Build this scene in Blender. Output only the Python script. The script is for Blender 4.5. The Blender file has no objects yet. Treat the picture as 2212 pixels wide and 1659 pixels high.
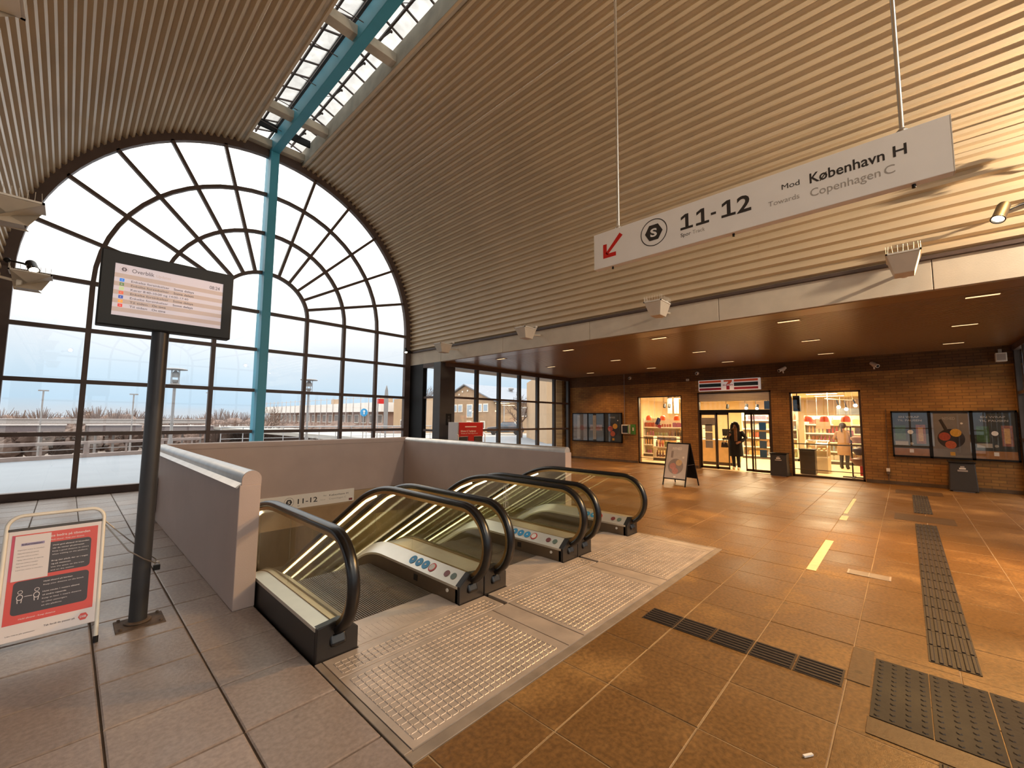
import bpy, math, random
from mathutils import Vector, Matrix
random.seed(11)
SC = bpy.context.scene
COL = SC.collection
R = math.radians
PI = math.pi

# ------------------------------------------------------------------ camera, world, lights, exposure
def set_camera():
    yaw, pit, rol = R(46.764), R(4.8586), R(0.4447)
    cy, sy, ct, st, cr, sr = math.cos(yaw), math.sin(yaw), math.cos(pit), math.sin(pit), math.cos(rol), math.sin(rol)
    F = Vector((sy*ct, cy*ct, st)); Rt = Vector((cy, -sy, 0)); U = Rt.cross(F)
    X = cr*Rt + sr*U; Y = -sr*Rt + cr*U; Z = -F
    cam = bpy.data.cameras.new('camera'); o = bpy.data.objects.new('camera', cam); COL.objects.link(o)
    o.matrix_world = Matrix(((X.x, Y.x, Z.x, 0), (X.y, Y.y, Z.y, 0), (X.z, Y.z, Z.z, 1.65), (0, 0, 0, 1)))
    cam.sensor_fit = 'HORIZONTAL'; cam.sensor_width = 36; cam.lens = 36*899.86/2212
    cam.clip_start = 0.05; cam.clip_end = 900
    SC.camera = o
    return o
CAM = set_camera()

def srgb(h):
    h = h.lstrip('#'); v = [int(h[i:i+2], 16)/255 for i in (0, 2, 4)]
    return tuple(c/12.92 if c <= .04045 else ((c+.055)/1.055)**2.4 for c in v)

def set_world():
    w = bpy.data.worlds.new('overcast_sky'); SC.world = w; w.use_nodes = True
    nt = w.node_tree; nt.nodes.clear()
    out = nt.nodes.new('ShaderNodeOutputWorld'); bg = nt.nodes.new('ShaderNodeBackground')
    tc = nt.nodes.new('ShaderNodeTexCoord'); sx = nt.nodes.new('ShaderNodeSeparateXYZ')
    rp = nt.nodes.new('ShaderNodeValToRGB'); e = rp.color_ramp.elements
    stops = [(0.0, (.46, .50, .54)), (.02, (.40, .53, .64)), (.075, (.47, .58, .67)), (.14, (.63, .67, .71)),
             (.24, (.98, .98, .95)), (.42, (1.75, 1.72, 1.64)), (.7, (2.3, 2.25, 2.14)), (1.0, (2.6, 2.54, 2.42))]
    e[0].position, e[0].color = stops[0][0], (*stops[0][1], 1)
    e[1].position, e[1].color = stops[-1][0], (*stops[-1][1], 1)
    for p, c in stops[1:-1]:
        k = e.new(p); k.color = (*c, 1)
    nz = nt.nodes.new('ShaderNodeTexNoise'); nz.inputs['Scale'].default_value = 2.2; nz.inputs['Detail'].default_value = 4
    mp = nt.nodes.new('ShaderNodeMapping'); mp.inputs['Scale'].default_value = (1, 1, 4)
    ad = nt.nodes.new('ShaderNodeMath'); ad.operation = 'MULTIPLY_ADD'; ad.inputs[1].default_value = .10; ad.inputs[2].default_value = -.05
    a2 = nt.nodes.new('ShaderNodeMath'); a2.operation = 'ADD'
    L = nt.links.new
    L(tc.outputs['Generated'], sx.inputs[0]); L(tc.outputs['Generated'], mp.inputs[0]); L(mp.outputs[0], nz.inputs['Vector'])
    L(nz.outputs[0], ad.inputs[0]); L(sx.outputs['Z'], a2.inputs[0]); L(ad.outputs[0], a2.inputs[1]); L(a2.outputs[0], rp.inputs[0])
    L(rp.outputs[0], bg.inputs['Color']); bg.inputs['Strength'].default_value = 1.55
    L(bg.outputs[0], out.inputs[0])
set_world()

vs = SC.view_settings
SC.display_settings.display_device = 'sRGB'
vs.view_transform = 'Standard'; vs.look = 'None'; vs.exposure = 0.0; vs.gamma = 1.0; vs.use_curve_mapping = False
cy = SC.cycles
cy.use_denoising = True
cy.max_bounces = 9; cy.diffuse_bounces = 4; cy.glossy_bounces = 4; cy.transmission_bounces = 6; cy.transparent_max_bounces = 24
cy.sample_clamp_indirect = 6.0; cy.caustics_reflective = False; cy.caustics_refractive = False

# ------------------------------------------------------------------ bookkeeping
WO = {}          # world origin of every container, so that parts can be modelled in world coordinates
def tag(o, label=None, cat=None, group=None, kind=None):
    if label: o['label'] = label
    if cat: o['category'] = cat
    if group: o['group'] = group
    if kind: o['kind'] = kind
    return o
def thing(name, label=None, cat=None, at=(0, 0, 0), group=None, kind=None):
    o = bpy.data.objects.new(name, None); COL.objects.link(o)
    o.location = at; o.empty_display_size = .1; WO[o] = Vector(at)
    return tag(o, label, cat, group, kind)
def dup(o, loc=None, rotz=None, label=None, group=None, parent=None):
    c = o.copy(); COL.objects.link(c)
    if parent is not None: c.parent = parent
    for ch in o.children: dup(ch, parent=c)
    if loc is not None: c.location = loc
    if rotz is not None: c.rotation_euler = (0, 0, rotz)
    if label: c['label'] = label
    if group: c['group'] = group
    WO[c] = Vector(c.location)
    return c
def light(name, kind, loc, target, energy, color, parent=None, **kw):
    l = bpy.data.lights.new(name, kind); o = bpy.data.objects.new(name, l); COL.objects.link(o)
    l.energy = energy; l.color = color
    for k, v in kw.items(): setattr(l, k, v)
    d = Vector(target) - Vector(loc)
    o.rotation_euler = d.to_track_quat('-Z', 'Y').to_euler()
    base = WO.get(parent, Vector((0, 0, 0))) if parent else Vector((0, 0, 0))
    o.location = Vector(loc) - base
    if parent: o.parent = parent
    return o

# ------------------------------------------------------------------ mesh builder
class MB:
    def __init__(s): s.v, s.f, s.m, s.c = [], [], [], 0
    def add(s, vs, fs):
        b = len(s.v); s.v += [tuple(p) for p in vs]
        for f in fs: s.f.append(tuple(i+b for i in f)); s.m.append(s.c)
        return s
    def mat(s, i): s.c = i; return s
    def box(s, x0, x1, y0, y1, z0, z1):
        return s.add([(x0,y0,z0),(x1,y0,z0),(x1,y1,z0),(x0,y1,z0),(x0,y0,z1),(x1,y0,z1),(x1,y1,z1),(x0,y1,z1)],
                     [(3,2,1,0),(4,5,6,7),(0,1,5,4),(1,2,6,5),(2,3,7,6),(3,0,4,7)])
    def obox(s, c, size, M=None):
        M = M or Matrix.Identity(3); c = Vector(c); h = [k/2 for k in size]
        P = [c + M @ Vector((sx*h[0], sy*h[1], sz*h[2])) for sx, sy, sz in
             ((-1,-1,-1),(1,-1,-1),(1,1,-1),(-1,1,-1),(-1,-1,1),(1,-1,1),(1,1,1),(-1,1,1))]
        return s.add(P, [(3,2,1,0),(4,5,6,7),(0,1,5,4),(1,2,6,5),(2,3,7,6),(3,0,4,7)])
    def bar(s, p, q, w, h=None, up=(0, 0, 1)):
        h = h or w; p, q = Vector(p), Vector(q); d = (q-p); L = d.length; d = d/L; u = Vector(up)
        x = d.cross(u)
        if x.length < 1e-4: x = d.cross(Vector((1, 0, 0)))
        x.normalize(); z = x.cross(d)
        M = Matrix((x, d, z)).transposed()
        return s.obox((p+q)/2, (w, L, h), M)
    def prism(s, poly, axis, lo, hi):
        n = len(poly)
        mk = {'x': lambda a, b, t: (t, a, b), 'y': lambda a, b, t: (a, t, b), 'z': lambda a, b, t: (a, b, t)}[axis]
        vs = [mk(a, b, lo) for a, b in poly] + [mk(a, b, hi) for a, b in poly]
        fs = [tuple(range(n))[::-1], tuple(range(n, 2*n))] + [(i, (i+1) % n, n+(i+1) % n, n+i) for i in range(n)]
        return s.add(vs, fs)
    def tube(s, pts, r, n=8, closed=False):
        pts = [Vector(p) for p in pts]; k = len(pts); rr = r if isinstance(r, (list, tuple)) else [r]*k
        ref = None; vs = []
        for i, p in enumerate(pts):
            a = pts[(i-1) % k] if (closed or i > 0) else p
            b = pts[(i+1) % k] if (closed or i < k-1) else p
            t = (b-a).normalized()
            if ref is None:
                ref = Vector((0, 0, 1)) if abs(t.z) < .9 else Vector((1, 0, 0))
            x = t.cross(ref)
            if x.length < 1e-5: x = t.orthogonal()
            x.normalize(); ref = x.cross(t).normalized()
            for j in range(n):
                an = 2*PI*j/n
                vs.append(p + (x*math.cos(an) + ref*math.sin(an))*rr[i])
        fs = []
        for i in range(k if closed else k-1):
            i2 = (i+1) % k
            for j in range(n):
                j2 = (j+1) % n
                fs.append((i*n+j, i*n+j2, i2*n+j2, i2*n+j))
        if not closed:
            fs.append(tuple(range(n))[::-1]); fs.append(tuple((k-1)*n+j for j in range(n)))
        return s.add(vs, fs)
    def cyl(s, p, q, r, n=16, r2=None): return s.tube([p, q], [r, r if r2 is None else r2], n)
    def lathe(s, prof, n=16, at=(0, 0, 0), M=None):
        at = Vector(at); vs = []
        for r, z in prof:
            for j in range(n):
                p = Vector((r*math.cos(2*PI*j/n), r*math.sin(2*PI*j/n), z))
                vs.append(at + (M @ p if M else p))
        fs = []
        for i in range(len(prof)-1):
            for j in range(n):
                j2 = (j+1) % n; fs.append((i*n+j, i*n+j2, (i+1)*n+j2, (i+1)*n+j))
        fs.append(tuple(range(n))[::-1]); fs.append(tuple((len(prof)-1)*n+j for j in range(n)))
        return s.add(vs, fs)
    def ball(s, c, r, nu=12, nv=8):
        rx, ry, rz = r if isinstance(r, (list, tuple)) else (r, r, r); c = Vector(c)
        vs = [c+Vector((0, 0, -rz))]; fs = []
        for i in range(1, nv):
            a = -PI/2+PI*i/nv
            for j in range(nu):
                b = 2*PI*j/nu; vs.append(c+Vector((rx*math.cos(a)*math.cos(b), ry*math.cos(a)*math.sin(b), rz*math.sin(a))))
        vs.append(c+Vector((0, 0, rz)))
        for j in range(nu): fs.append((0, 1+(j+1) % nu, 1+j))
        for i in range(nv-2):
            for j in range(nu):
                a, b = 1+i*nu+j, 1+i*nu+(j+1) % nu; fs.append((a, b, b+nu, a+nu))
        t = len(vs)-1; o = 1+(nv-2)*nu
        for j in range(nu): fs.append((o+j, o+(j+1) % nu, t))
        return s.add(vs, fs)
    def poly(s, pts3): return s.add(pts3, [tuple(range(len(pts3)))])
    def sweep(s, path, prof, closed_prof=True):
        """path: list of (x,y,z) in a plane of constant x; prof: list of (a along X, b along the in-plane normal)."""
        k = len(path); n = len(prof); vs = []
        P = [Vector(p) for p in path]
        for i, p in enumerate(P):
            t = (P[min(i+1, k-1)]-P[max(i-1, 0)]).normalized()
            nn = Vector((0, -t.z, t.y))
            for a, b in prof: vs.append(p + Vector((a, 0, 0)) + nn*b)
        fs = []
        for i in range(k-1):
            for j in range(n if closed_prof else n-1):
                j2 = (j+1) % n; fs.append((i*n+j, (i+1)*n+j, (i+1)*n+j2, i*n+j2))
        if closed_prof:
            fs.append(tuple(range(n))); fs.append(tuple((k-1)*n+j for j in range(n))[::-1])
        return s.add(vs, fs)
    def text(s, txt, o, ux, uz, h, width=None, align='L', bold=0.0, lift=0.0):
        """flat lettering: o = baseline start (or centre / end), ux reading direction, uz up; h = cap height."""
        V, Fc = text_mesh(txt, bold)
        if not V: return s
        x0 = min(p[0] for p in V); x1 = max(p[0] for p in V)
        k = h/0.73; sx = k if width is None else width/(x1-x0)
        off = {'L': 0, 'C': -(x1-x0)*sx/2, 'R': -(x1-x0)*sx}[align]
        o, ux, uz = Vector(o), Vector(ux).normalized(), Vector(uz).normalized()
        nrm = ux.cross(uz).normalized()
        return s.add([o + ux*((p[0]-x0)*sx+off) + uz*(p[1]*k) + nrm*lift for p in V], Fc)
    def build(s, name, mats, parent=None, smooth=None, bevel=0, at=None, seg=2):
        me = bpy.data.meshes.new(name)
        org = WO[parent] if parent is not None else Vector(at or (0, 0, 0))
        me.from_pydata([tuple(Vector(p)-org) for p in s.v], [], s.f)
        mats = mats if isinstance(mats, (list, tuple)) else [mats]
        for m in mats: me.materials.append(m)
        if len(mats) > 1: me.polygons.foreach_set('material_index', s.m)
        if smooth is not None:
            me.polygons.foreach_set('use_smooth', [True]*len(me.polygons))
            me.set_sharp_from_angle(angle=R(smooth))
        me.update()
        o = bpy.data.objects.new(name, me); COL.objects.link(o)
        if parent is not None: o.parent = parent
        else: o.location = org
        WO[o] = org
        if bevel:
            b = o.modifiers.new('bevel', 'BEVEL'); b.width = bevel; b.segments = seg; b.limit_method = 'ANGLE'; b.angle_limit = R(40)
        return o
_txt = {}
def text_mesh(txt, bold=0.0):
    key = (txt, bold)
    if key not in _txt:
        cu = bpy.data.curves.new('t', 'FONT'); cu.body = txt; cu.resolution_u = 3; cu.offset = bold; cu.fill_mode = 'FRONT'
        ob = bpy.data.objects.new('t', cu)
        me = bpy.data.meshes.new_from_object(ob)
        _txt[key] = ([tuple(v.co) for v in me.vertices], [tuple(p.vertices) for p in me.polygons])
        bpy.data.objects.remove(ob); bpy.data.meshes.remove(me)
    return _txt[key]
def one(fn, name, m, parent=None, **kw):
    b = MB(); fn(b); return b.build(name, m, parent, **kw)
def part_copy(src, loc, parent):
    c = src.copy(); c.parent = parent; c.location = Vector(loc)-WO[parent]; COL.objects.link(c); WO[c] = WO[parent]; return c

# ------------------------------------------------------------------ materials
class N:
    def __init__(s, name):
        s.m = bpy.data.materials.new(name); s.m.use_nodes = True; s.t = s.m.node_tree
        s.b = s.t.nodes['Principled BSDF']; s.out = s.t.nodes['Material Output']
    def n(s, typ, **kw):
        k = s.t.nodes.new(typ)
        for a, v in kw.items():
            if a.startswith('i_'): k.inputs[a[2:].replace('_', ' ')].default_value = v
            else: setattr(k, a, v)
        return k
    def l(s, a, b): s.t.links.new(a, b)
    def ramp(s, fac, stops):
        r = s.n('ShaderNodeValToRGB'); e = r.color_ramp.elements
        e[0].position, e[0].color = stops[0][0], (*stops[0][1], 1); e[1].position, e[1].color = stops[-1][0], (*stops[-1][1], 1)
        for p, c in stops[1:-1]: k = e.new(p); k.color = (*c, 1)
        s.l(fac, r.inputs[0]); return r
    def mix(s, fac, a, b, mode='MIX'):
        k = s.n('ShaderNodeMix', data_type='RGBA', blend_type=mode)
        for sock, v in ((k.inputs[0], fac), (k.inputs[6], a), (k.inputs[7], b)):
            if hasattr(v, 'links'): s.l(v, sock)
            elif isinstance(v, (int, float)): sock.default_value = v
            else: sock.default_value = (*v, 1)
        return k.outputs[2]
def shade(c, k): return tuple(max(0, min(1, x*k)) for x in c)
def mat(name, col, rough=.6, metal=0.0, var=.12, scale=6.0, bump=0.0, bscale=60.0, spec=.5, emit=None, es=0.0, coat=0.0):
    M = N(name); c = srgb(col) if isinstance(col, str) else col
    b = M.b; b.inputs['Roughness'].default_value = rough; b.inputs['Metallic'].default_value = metal
    b.inputs['Specular IOR Level'].default_value = spec; b.inputs['Coat Weight'].default_value = coat
    tc = M.n('ShaderNodeTexCoord')
    nz = M.n('ShaderNodeTexNoise', i_Scale=scale, i_Detail=5.0); M.l(tc.outputs['Object'], nz.inputs['Vector'])
    rp = M.ramp(nz.outputs[0], [(.3, shade(c, 1-var)), (.7, shade(c, 1+var))])
    M.l(rp.outputs[0], b.inputs['Base Color'])
    if bump:
        n2 = M.n('ShaderNodeTexNoise', i_Scale=bscale, i_Detail=4.0); M.l(tc.outputs['Object'], n2.inputs['Vector'])
        bp = M.n('ShaderNodeBump', i_Strength=bump, i_Distance=.01); M.l(n2.outputs[0], bp.inputs['Height']); M.l(bp.outputs[0], b.inputs['Normal'])
    if emit is not None:
        e = srgb(emit) if isinstance(emit, str) else emit
        b.inputs['Emission Color'].default_value = (*e, 1); b.inputs['Emission Strength'].default_value = es
    return M.m
def glass(name, tint=(1, 1, 1), ior=1.5, rough=0.0, dirt=0.0, dcol=(.8, .8, .8)):
    M = N(name); M.t.nodes.remove(M.b)
    tr = M.n('ShaderNodeBsdfTransparent'); tr.inputs[0].default_value = (*tint, 1)
    gl = M.n('ShaderNodeBsdfGlossy', i_Roughness=rough)
    lw = M.n('ShaderNodeLayerWeight', i_Blend=.5); f0 = ((ior-1)/(ior+1))**2
    pw = M.n('ShaderNodeMath', operation='POWER'); M.l(lw.outputs['Facing'], pw.inputs[0]); pw.inputs[1].default_value = 5
    fr = M.n('ShaderNodeMath', operation='MULTIPLY_ADD'); M.l(pw.outputs[0], fr.inputs[0]); fr.inputs[1].default_value = 1-f0; fr.inputs[2].default_value = f0
    mx = M.n('ShaderNodeMixShader'); M.l(fr.outputs[0], mx.inputs[0]); M.l(tr.outputs[0], mx.inputs[1]); M.l(gl.outputs[0], mx.inputs[2])
    last = mx.outputs[0]
    if dirt:
        tc = M.n('ShaderNodeTexCoord'); nz = M.n('ShaderNodeTexNoise', i_Scale=5.0, i_Detail=6.0); M.l(tc.outputs['Object'], nz.inputs['Vector'])
        rp = M.ramp(nz.outputs[0], [(.35, (dirt*.35,)*3), (.7, (dirt,)*3)])
        df = M.n('ShaderNodeBsdfDiffuse'); df.inputs[0].default_value = (*dcol, 1)
        tl = M.n('ShaderNodeBsdfTranslucent'); tl.inputs[0].default_value = (*dcol, 1)
        m0 = M.n('ShaderNodeMixShader'); m0.inputs[0].default_value = .6; M.l(df.outputs[0], m0.inputs[1]); M.l(tl.outputs[0], m0.inputs[2])
        m2 = M.n('ShaderNodeMixShader'); M.l(rp.outputs[0], m2.inputs[0]); M.l(last, m2.inputs[1]); M.l(m0.outputs[0], m2.inputs[2]); last = m2.outputs[0]
    M.l(last, M.out.inputs[0]); return M.m
def glow(name, col, strength, base='#dddddd'):
    M = N(name); c = srgb(col) if isinstance(col, str) else col
    if isinstance(col, str): base = col
    M.b.inputs['Base Color'].default_value = (*srgb(base), 1)
    M.b.inputs['Emission Color'].default_value = (*c, 1); M.b.inputs['Emission Strength'].default_value = strength
    return M.m

def floor_mat(name, c1, c2, wet=.0, rvar=.15, mott=1.0):
    M = N(name); b = M.b; g = M.n('ShaderNodeNewGeometry'); oi = M.n('ShaderNodeObjectInfo')
    n1 = M.n('ShaderNodeTexNoise', i_Scale=.9, i_Detail=6.0, i_Roughness=.62); M.l(g.outputs['Position'], n1.inputs['Vector'])
    n2 = M.n('ShaderNodeTexNoise', i_Scale=38.0, i_Detail=5.0); M.l(g.outputs['Position'], n2.inputs['Vector'])
    n3 = M.n('ShaderNodeTexNoise', i_Scale=160.0, i_Detail=2.0); M.l(g.outputs['Position'], n3.inputs['Vector'])
    a = M.ramp(n1.outputs[0], [(.28, srgb(c1)), (.52, shade(srgb(c1), .5*1.15+.5*1.0)), (.75, srgb(c2))])
    sp = M.ramp(n2.outputs[0], [(.35, (1-.22*mott,)*3), (.65, (1+.12*mott,)*3)])
    col = M.mix(.8, a.outputs[0], sp.outputs[0], 'MULTIPLY')
    rv = M.n('ShaderNodeMapRange'); M.l(oi.outputs['Random'], rv.inputs[0]); rv.inputs[3].default_value = 1-rvar; rv.inputs[4].default_value = 1+rvar
    cr = M.n('ShaderNodeCombineColor')
    for i in range(3): M.l(rv.outputs[0], cr.inputs[i])
    col = M.mix(1.0, col, cr.outputs[0], 'MULTIPLY')
    vo = M.n('ShaderNodeTexVoronoi', i_Scale=3.1, i_Randomness=1.0); M.l(g.outputs['Position'], vo.inputs['Vector'])
    gm = M.ramp(vo.outputs['Distance'], [(.055, (1, 1, 1)), (.085, (0, 0, 0))])
    vr = M.ramp(vo.outputs['Color'], [(.45, (0, 0, 0)), (.48, (1, 1, 1))])
    gum = M.mix(1.0, gm.outputs[0], vr.outputs[0], 'MULTIPLY')
    gm2 = M.n('ShaderNodeMath', operation='MULTIPLY'); M.l(gum, gm2.inputs[0]); gm2.inputs[1].default_value = .6
    col = M.mix(gm2.outputs[0], col, shade(srgb(c1), .38))
    M.l(col, b.inputs['Base Color'])
    rr = M.ramp(n1.outputs[0], [(.3, (.36-wet,)*3), (.7, (.62-wet,)*3)]); M.l(rr.outputs[0], b.inputs['Roughness'])
    mxh = M.n('ShaderNodeMath', operation='MULTIPLY_ADD'); M.l(n3.outputs[0], mxh.inputs[0]); mxh.inputs[1].default_value = .5; M.l(n2.outputs[0], mxh.inputs[2])
    bp = M.n('ShaderNodeBump', i_Strength=.25, i_Distance=.006); M.l(mxh.outputs[0], bp.inputs['Height']); M.l(bp.outputs[0], b.inputs['Normal'])
    b.inputs['Specular IOR Level'].default_value = .42
    return M.m
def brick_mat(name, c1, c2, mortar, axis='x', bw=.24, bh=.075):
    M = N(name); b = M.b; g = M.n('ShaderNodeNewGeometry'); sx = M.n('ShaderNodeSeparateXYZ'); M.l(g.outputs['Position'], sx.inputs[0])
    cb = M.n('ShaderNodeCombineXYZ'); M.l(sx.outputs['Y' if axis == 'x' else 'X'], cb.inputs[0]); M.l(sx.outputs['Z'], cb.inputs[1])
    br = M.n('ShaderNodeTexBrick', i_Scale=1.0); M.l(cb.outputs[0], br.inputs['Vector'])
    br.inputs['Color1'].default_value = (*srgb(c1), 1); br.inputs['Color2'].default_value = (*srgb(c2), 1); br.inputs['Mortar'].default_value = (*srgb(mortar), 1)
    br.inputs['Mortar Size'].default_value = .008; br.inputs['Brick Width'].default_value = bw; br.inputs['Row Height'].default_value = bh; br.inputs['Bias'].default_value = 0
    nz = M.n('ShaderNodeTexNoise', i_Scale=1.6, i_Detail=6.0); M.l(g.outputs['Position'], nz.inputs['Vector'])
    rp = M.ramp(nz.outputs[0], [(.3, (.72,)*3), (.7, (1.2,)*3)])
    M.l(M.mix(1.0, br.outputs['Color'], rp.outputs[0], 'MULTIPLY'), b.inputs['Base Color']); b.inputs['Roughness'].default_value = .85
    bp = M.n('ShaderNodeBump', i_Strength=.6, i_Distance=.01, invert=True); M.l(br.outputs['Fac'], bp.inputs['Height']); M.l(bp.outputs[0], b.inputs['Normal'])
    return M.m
# ------------------------------------------------------------------ palette
m_frame = mat('dark_window_frame', '#564640', .5, var=.1, spec=.4)
m_post = mat('dark_steel_post', '#3d3836', .42, var=.08, spec=.5)
m_vault = mat('cream_sheet_metal', '#d3bd9d', .36, var=.05, scale=1.2, spec=.5)
m_beam = mat('turquoise_paint', '#4aa3bf', .5, var=.05, scale=2)
m_conc = mat('painted_concrete', '#cbbdaa', .8, var=.07, scale=3, bump=.15)
m_upstand = mat('stained_concrete', '#c4b9a8', .85, var=.2, scale=2.5, bump=.3)
m_slat = mat('bronze_ceiling_slat', '#8c6a42', .30, var=.05, scale=2, spec=.6)
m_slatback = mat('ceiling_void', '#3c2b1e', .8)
m_grout = mat('joint_sand', '#5b4a3a', .95, var=.25, scale=4)
m_tile = floor_mat('worn_paving', '#93837a', '#b3a49a', wet=.08)
m_tile2 = floor_mat('worn_paving_hall', '#6f4f2a', '#a27a45', wet=.06, rvar=.05, mott=1.7)
m_grout2 = mat('pale_joint_sand', '#9c8360', .95, var=.2, scale=4)
m_brick = brick_mat('yellow_brown_brick', '#a4783f', '#906537', '#7d5c34')
m_brick_shade = brick_mat('shade_tinted_brick', '#6a4a2a', '#5c3f24', '#4c3520')  # wall brick darkened to imitate the shade above the downlight beams
m_brick_y = brick_mat('yellow_brown_brick_side', '#a9834f', '#8e6a3e', '#6e5638', axis='y')
m_glass = glass('window_glass', (.985, .99, .99), 1.55)
m_skyglass = glass('wired_roof_glass', (.66, .66, .65), 1.5, dirt=.70, dcol=(.72, .71, .70))
m_black = mat('black_metal', '#161312', .5, var=.1, spec=.25)
m_steel = mat('brushed_steel', '#b9b2a8', .32, metal=1.0, var=.06, scale=8)
m_white = mat('white_enamel', '#e4ddd2', .4, var=.04)
m_roof = mat('roof_slab', '#8f8a82', .9, var=.1)

CX, ZS, RV = 3.52, 4.50, 4.63           # vault centre line, springing height, radius
YF, YB = 12.62, -3.75                    # front and rear glazed ends

# ------------------------------------------------------------------ floor
floor = thing('floor', 'worn stone paving of the station hall around the escalator pit', kind='structure', at=(3, 3, 0))
HX0, HX1, HY0, HY1 = 1.24, 5.90, 1.80, 9.30
def slab(b):
    for i, (x0, x1, y0, y1) in enumerate(((-8.3, HX0, -4, 12.9), (HX1, 15.6, -4, 12.9), (HX0, HX1, -4, HY0), (HX0, HX1, HY1, 12.9))):
        b.mat(1 if i in (1, 2) else 0).box(x0, x1, y0, y1, -.25, -.012)
one(slab, 'floor_slab', [m_grout, m_grout2], floor)
one(lambda b: [b.box(HX1, 15.3, -3.9, 12.6, -.012, -.003), b.box(HX0, HX1, -3.9, HY0, -.012, -.003)], 'joint_sand', m_grout2, floor)
MATS_T = {0: m_tile, 1: m_tile2}
def proj(p):
    M = CAM.matrix_world; d = Vector(p) - M.translation
    x, y, z = d.dot(M.col[0].to_3d()), d.dot(M.col[1].to_3d()), -d.dot(M.col[2].to_3d())
    return (1106 + 899.86*x/z, 829.5 - 899.86*y/z, z) if z > .2 else None
def tile_geo(b, x0, x1, y0, y1, dz=0.0, side=0):
    g, c = (.0055, .008) if side == 0 else (.003, .003)
    x0, x1, y0, y1 = x0+g, x1-g, y0+g, y1-g
    z = dz; k4 = .004 if side == 0 else .002
    b.add([(x0, y0, -.012), (x1, y0, -.012), (x1, y1, -.012), (x0, y1, -.012), (x0, y0, z-k4), (x1, y0, z-k4), (x1, y1, z-k4), (x0, y1, z-k4),
           (x0+c, y0+c, z), (x1-c, y0+c, z), (x1-c, y1-c, z), (x0+c, y1-c, z)],
          [(0, 1, 5, 4), (1, 2, 6, 5), (2, 3, 7, 6), (3, 0, 4, 7), (4, 5, 9, 8), (5, 6, 10, 9), (6, 7, 11, 10), (7, 4, 8, 11), (8, 9, 10, 11)])
rects = []
def cut(x0, x1, y0, y1, side):
    if x1-x0 < .03 or y1-y0 < .03: return
    if x0 < HX1 and x1 > HX0 and y0 < HY1 and y1 > HY0:
        if x0 < HX0: cut(x0, HX0, y0, y1, side); x0 = HX0
        if x1 > HX1: cut(HX1, x1, y0, y1, side); x1 = HX1
        if y0 < HY0: cut(x0, x1, y0, HY0, side); y0 = HY0
        if y1 > HY1: cut(x0, x1, HY1, y1, side)
        return
    rects.append((x0, x1, y0, y1, side))
def grid(xa, xb, ox, px, oy, py, side, ya=-3.8, yb=12.6):
    i = math.floor((xa-ox)/px)
    while ox+i*px < xb-1e-6:
        j = math.floor((ya-oy)/py)
        while oy+j*py < yb-1e-6:
            cut(max(xa, ox+i*px), min(xb, ox+(i+1)*px), max(ya, oy+j*py), min(yb, oy+(j+1)*py), side); j += 1
        i += 1
grid(-1.2, 1.24, .236, .515, 2.62, .540, 0)
grid(1.24, 15.25, 2.44, .555, .36, .5405, 1)
scored = []
for q in rects:
    c = ((q[0]+q[1])/2, (q[2]+q[3])/2, 0); p = proj(c)
    ok = p and -120 < p[0] < 2330 and 800 < p[1] < 1780
    scored.append((-(q[1]-q[0])*(q[3]-q[2])/p[2]**3 if ok else 0, q, c))
scored.sort(key=lambda t: t[0])
mesh_of = {}; rest = {0: MB(), 1: MB()}
for k, (s, q, c) in enumerate(scored):
    x0, x1, y0, y1, side = q; dz = random.uniform(-.0015, .0015)
    if k < 299 and s < 0:
        key = (round(x1-x0, 3), round(y1-y0, 3), side)
        if key not in mesh_of:
            b = MB(); tile_geo(b, -(x1-x0)/2, (x1-x0)/2, -(y1-y0)/2, (y1-y0)/2, 0.0, side)
            t = b.build('tile', MATS_T[side]); me = t.data; bpy.data.objects.remove(t); mesh_of[key] = me
        t = bpy.data.objects.new('tile', mesh_of[key]); COL.objects.link(t); t.parent = floor
        t.location = Vector((c[0], c[1], dz)) - WO[floor]; WO[t] = WO[floor]
    else: tile_geo(rest[side], x0, x1, y0, y1, dz, side)
for s in (0, 1): tag(rest[s].build('far_tiles', MATS_T[s], floor), kind='stuff')
one(lambda b: b.box(-8.2, -1.2, -3.8, 12.6, -.012, 0), 'plain_paving', m_tile, floor)

# ------------------------------------------------------------------ vault of corrugated sheet
def vault_pt(s, off, side):
    a0 = math.asin(.73/RV); La = RV*(PI/2-a0)
    if s < La:
        a = a0+s/RV; x, z, nx, nz = math.sin(a)*RV, ZS+math.cos(a)*RV, math.sin(a), math.cos(a)
    else: x, z, nx, nz = RV, ZS-(s-La), 1, 0
    return (CX+side*(x+nx*off), z+nz*off)
VL = RV*(PI/2-math.asin(.73/RV)) + (ZS-3.93)
NR = 47; PT = VL/NR
def vault(side, name, label):
    root = thing(name, label, kind='structure', at=(CX+side*4, 4, 4))
    per = 6
    for k0 in range(0, NR, per):
        k1 = min(NR, k0+per)
        pts = []
        for k in range(k0, k1):
            for u, o in ((0, -.05), (.34, -.05), (.48, .025), (.86, .025)): pts.append(((k+u)*PT, o))
        pts.append((k1*PT, -.05)) 
        for ya, yb, lift in ((-3.75, 1.72, 0.0), (1.70, 7.22, .002), (7.20, 12.70, 0.0)):
            v, f = [], []
            for s, o in pts:
                x, z = vault_pt(s, o+lift+(.0015 if k0//per % 2 else 0), side); v += [(x, ya, z), (x, yb, z)]
            for i in range(len(pts)-1): f.append((2*i, 2*i+1, 2*i+3, 2*i+2))
            b = MB(); b.add(v, f); b.build('corrugated_sheet', m_vault, root)
    return root
vault(1, 'ceiling', 'right half of the cream corrugated barrel vault')
vault(-1, 'ceiling', 'left half of the cream corrugated barrel vault')

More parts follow.
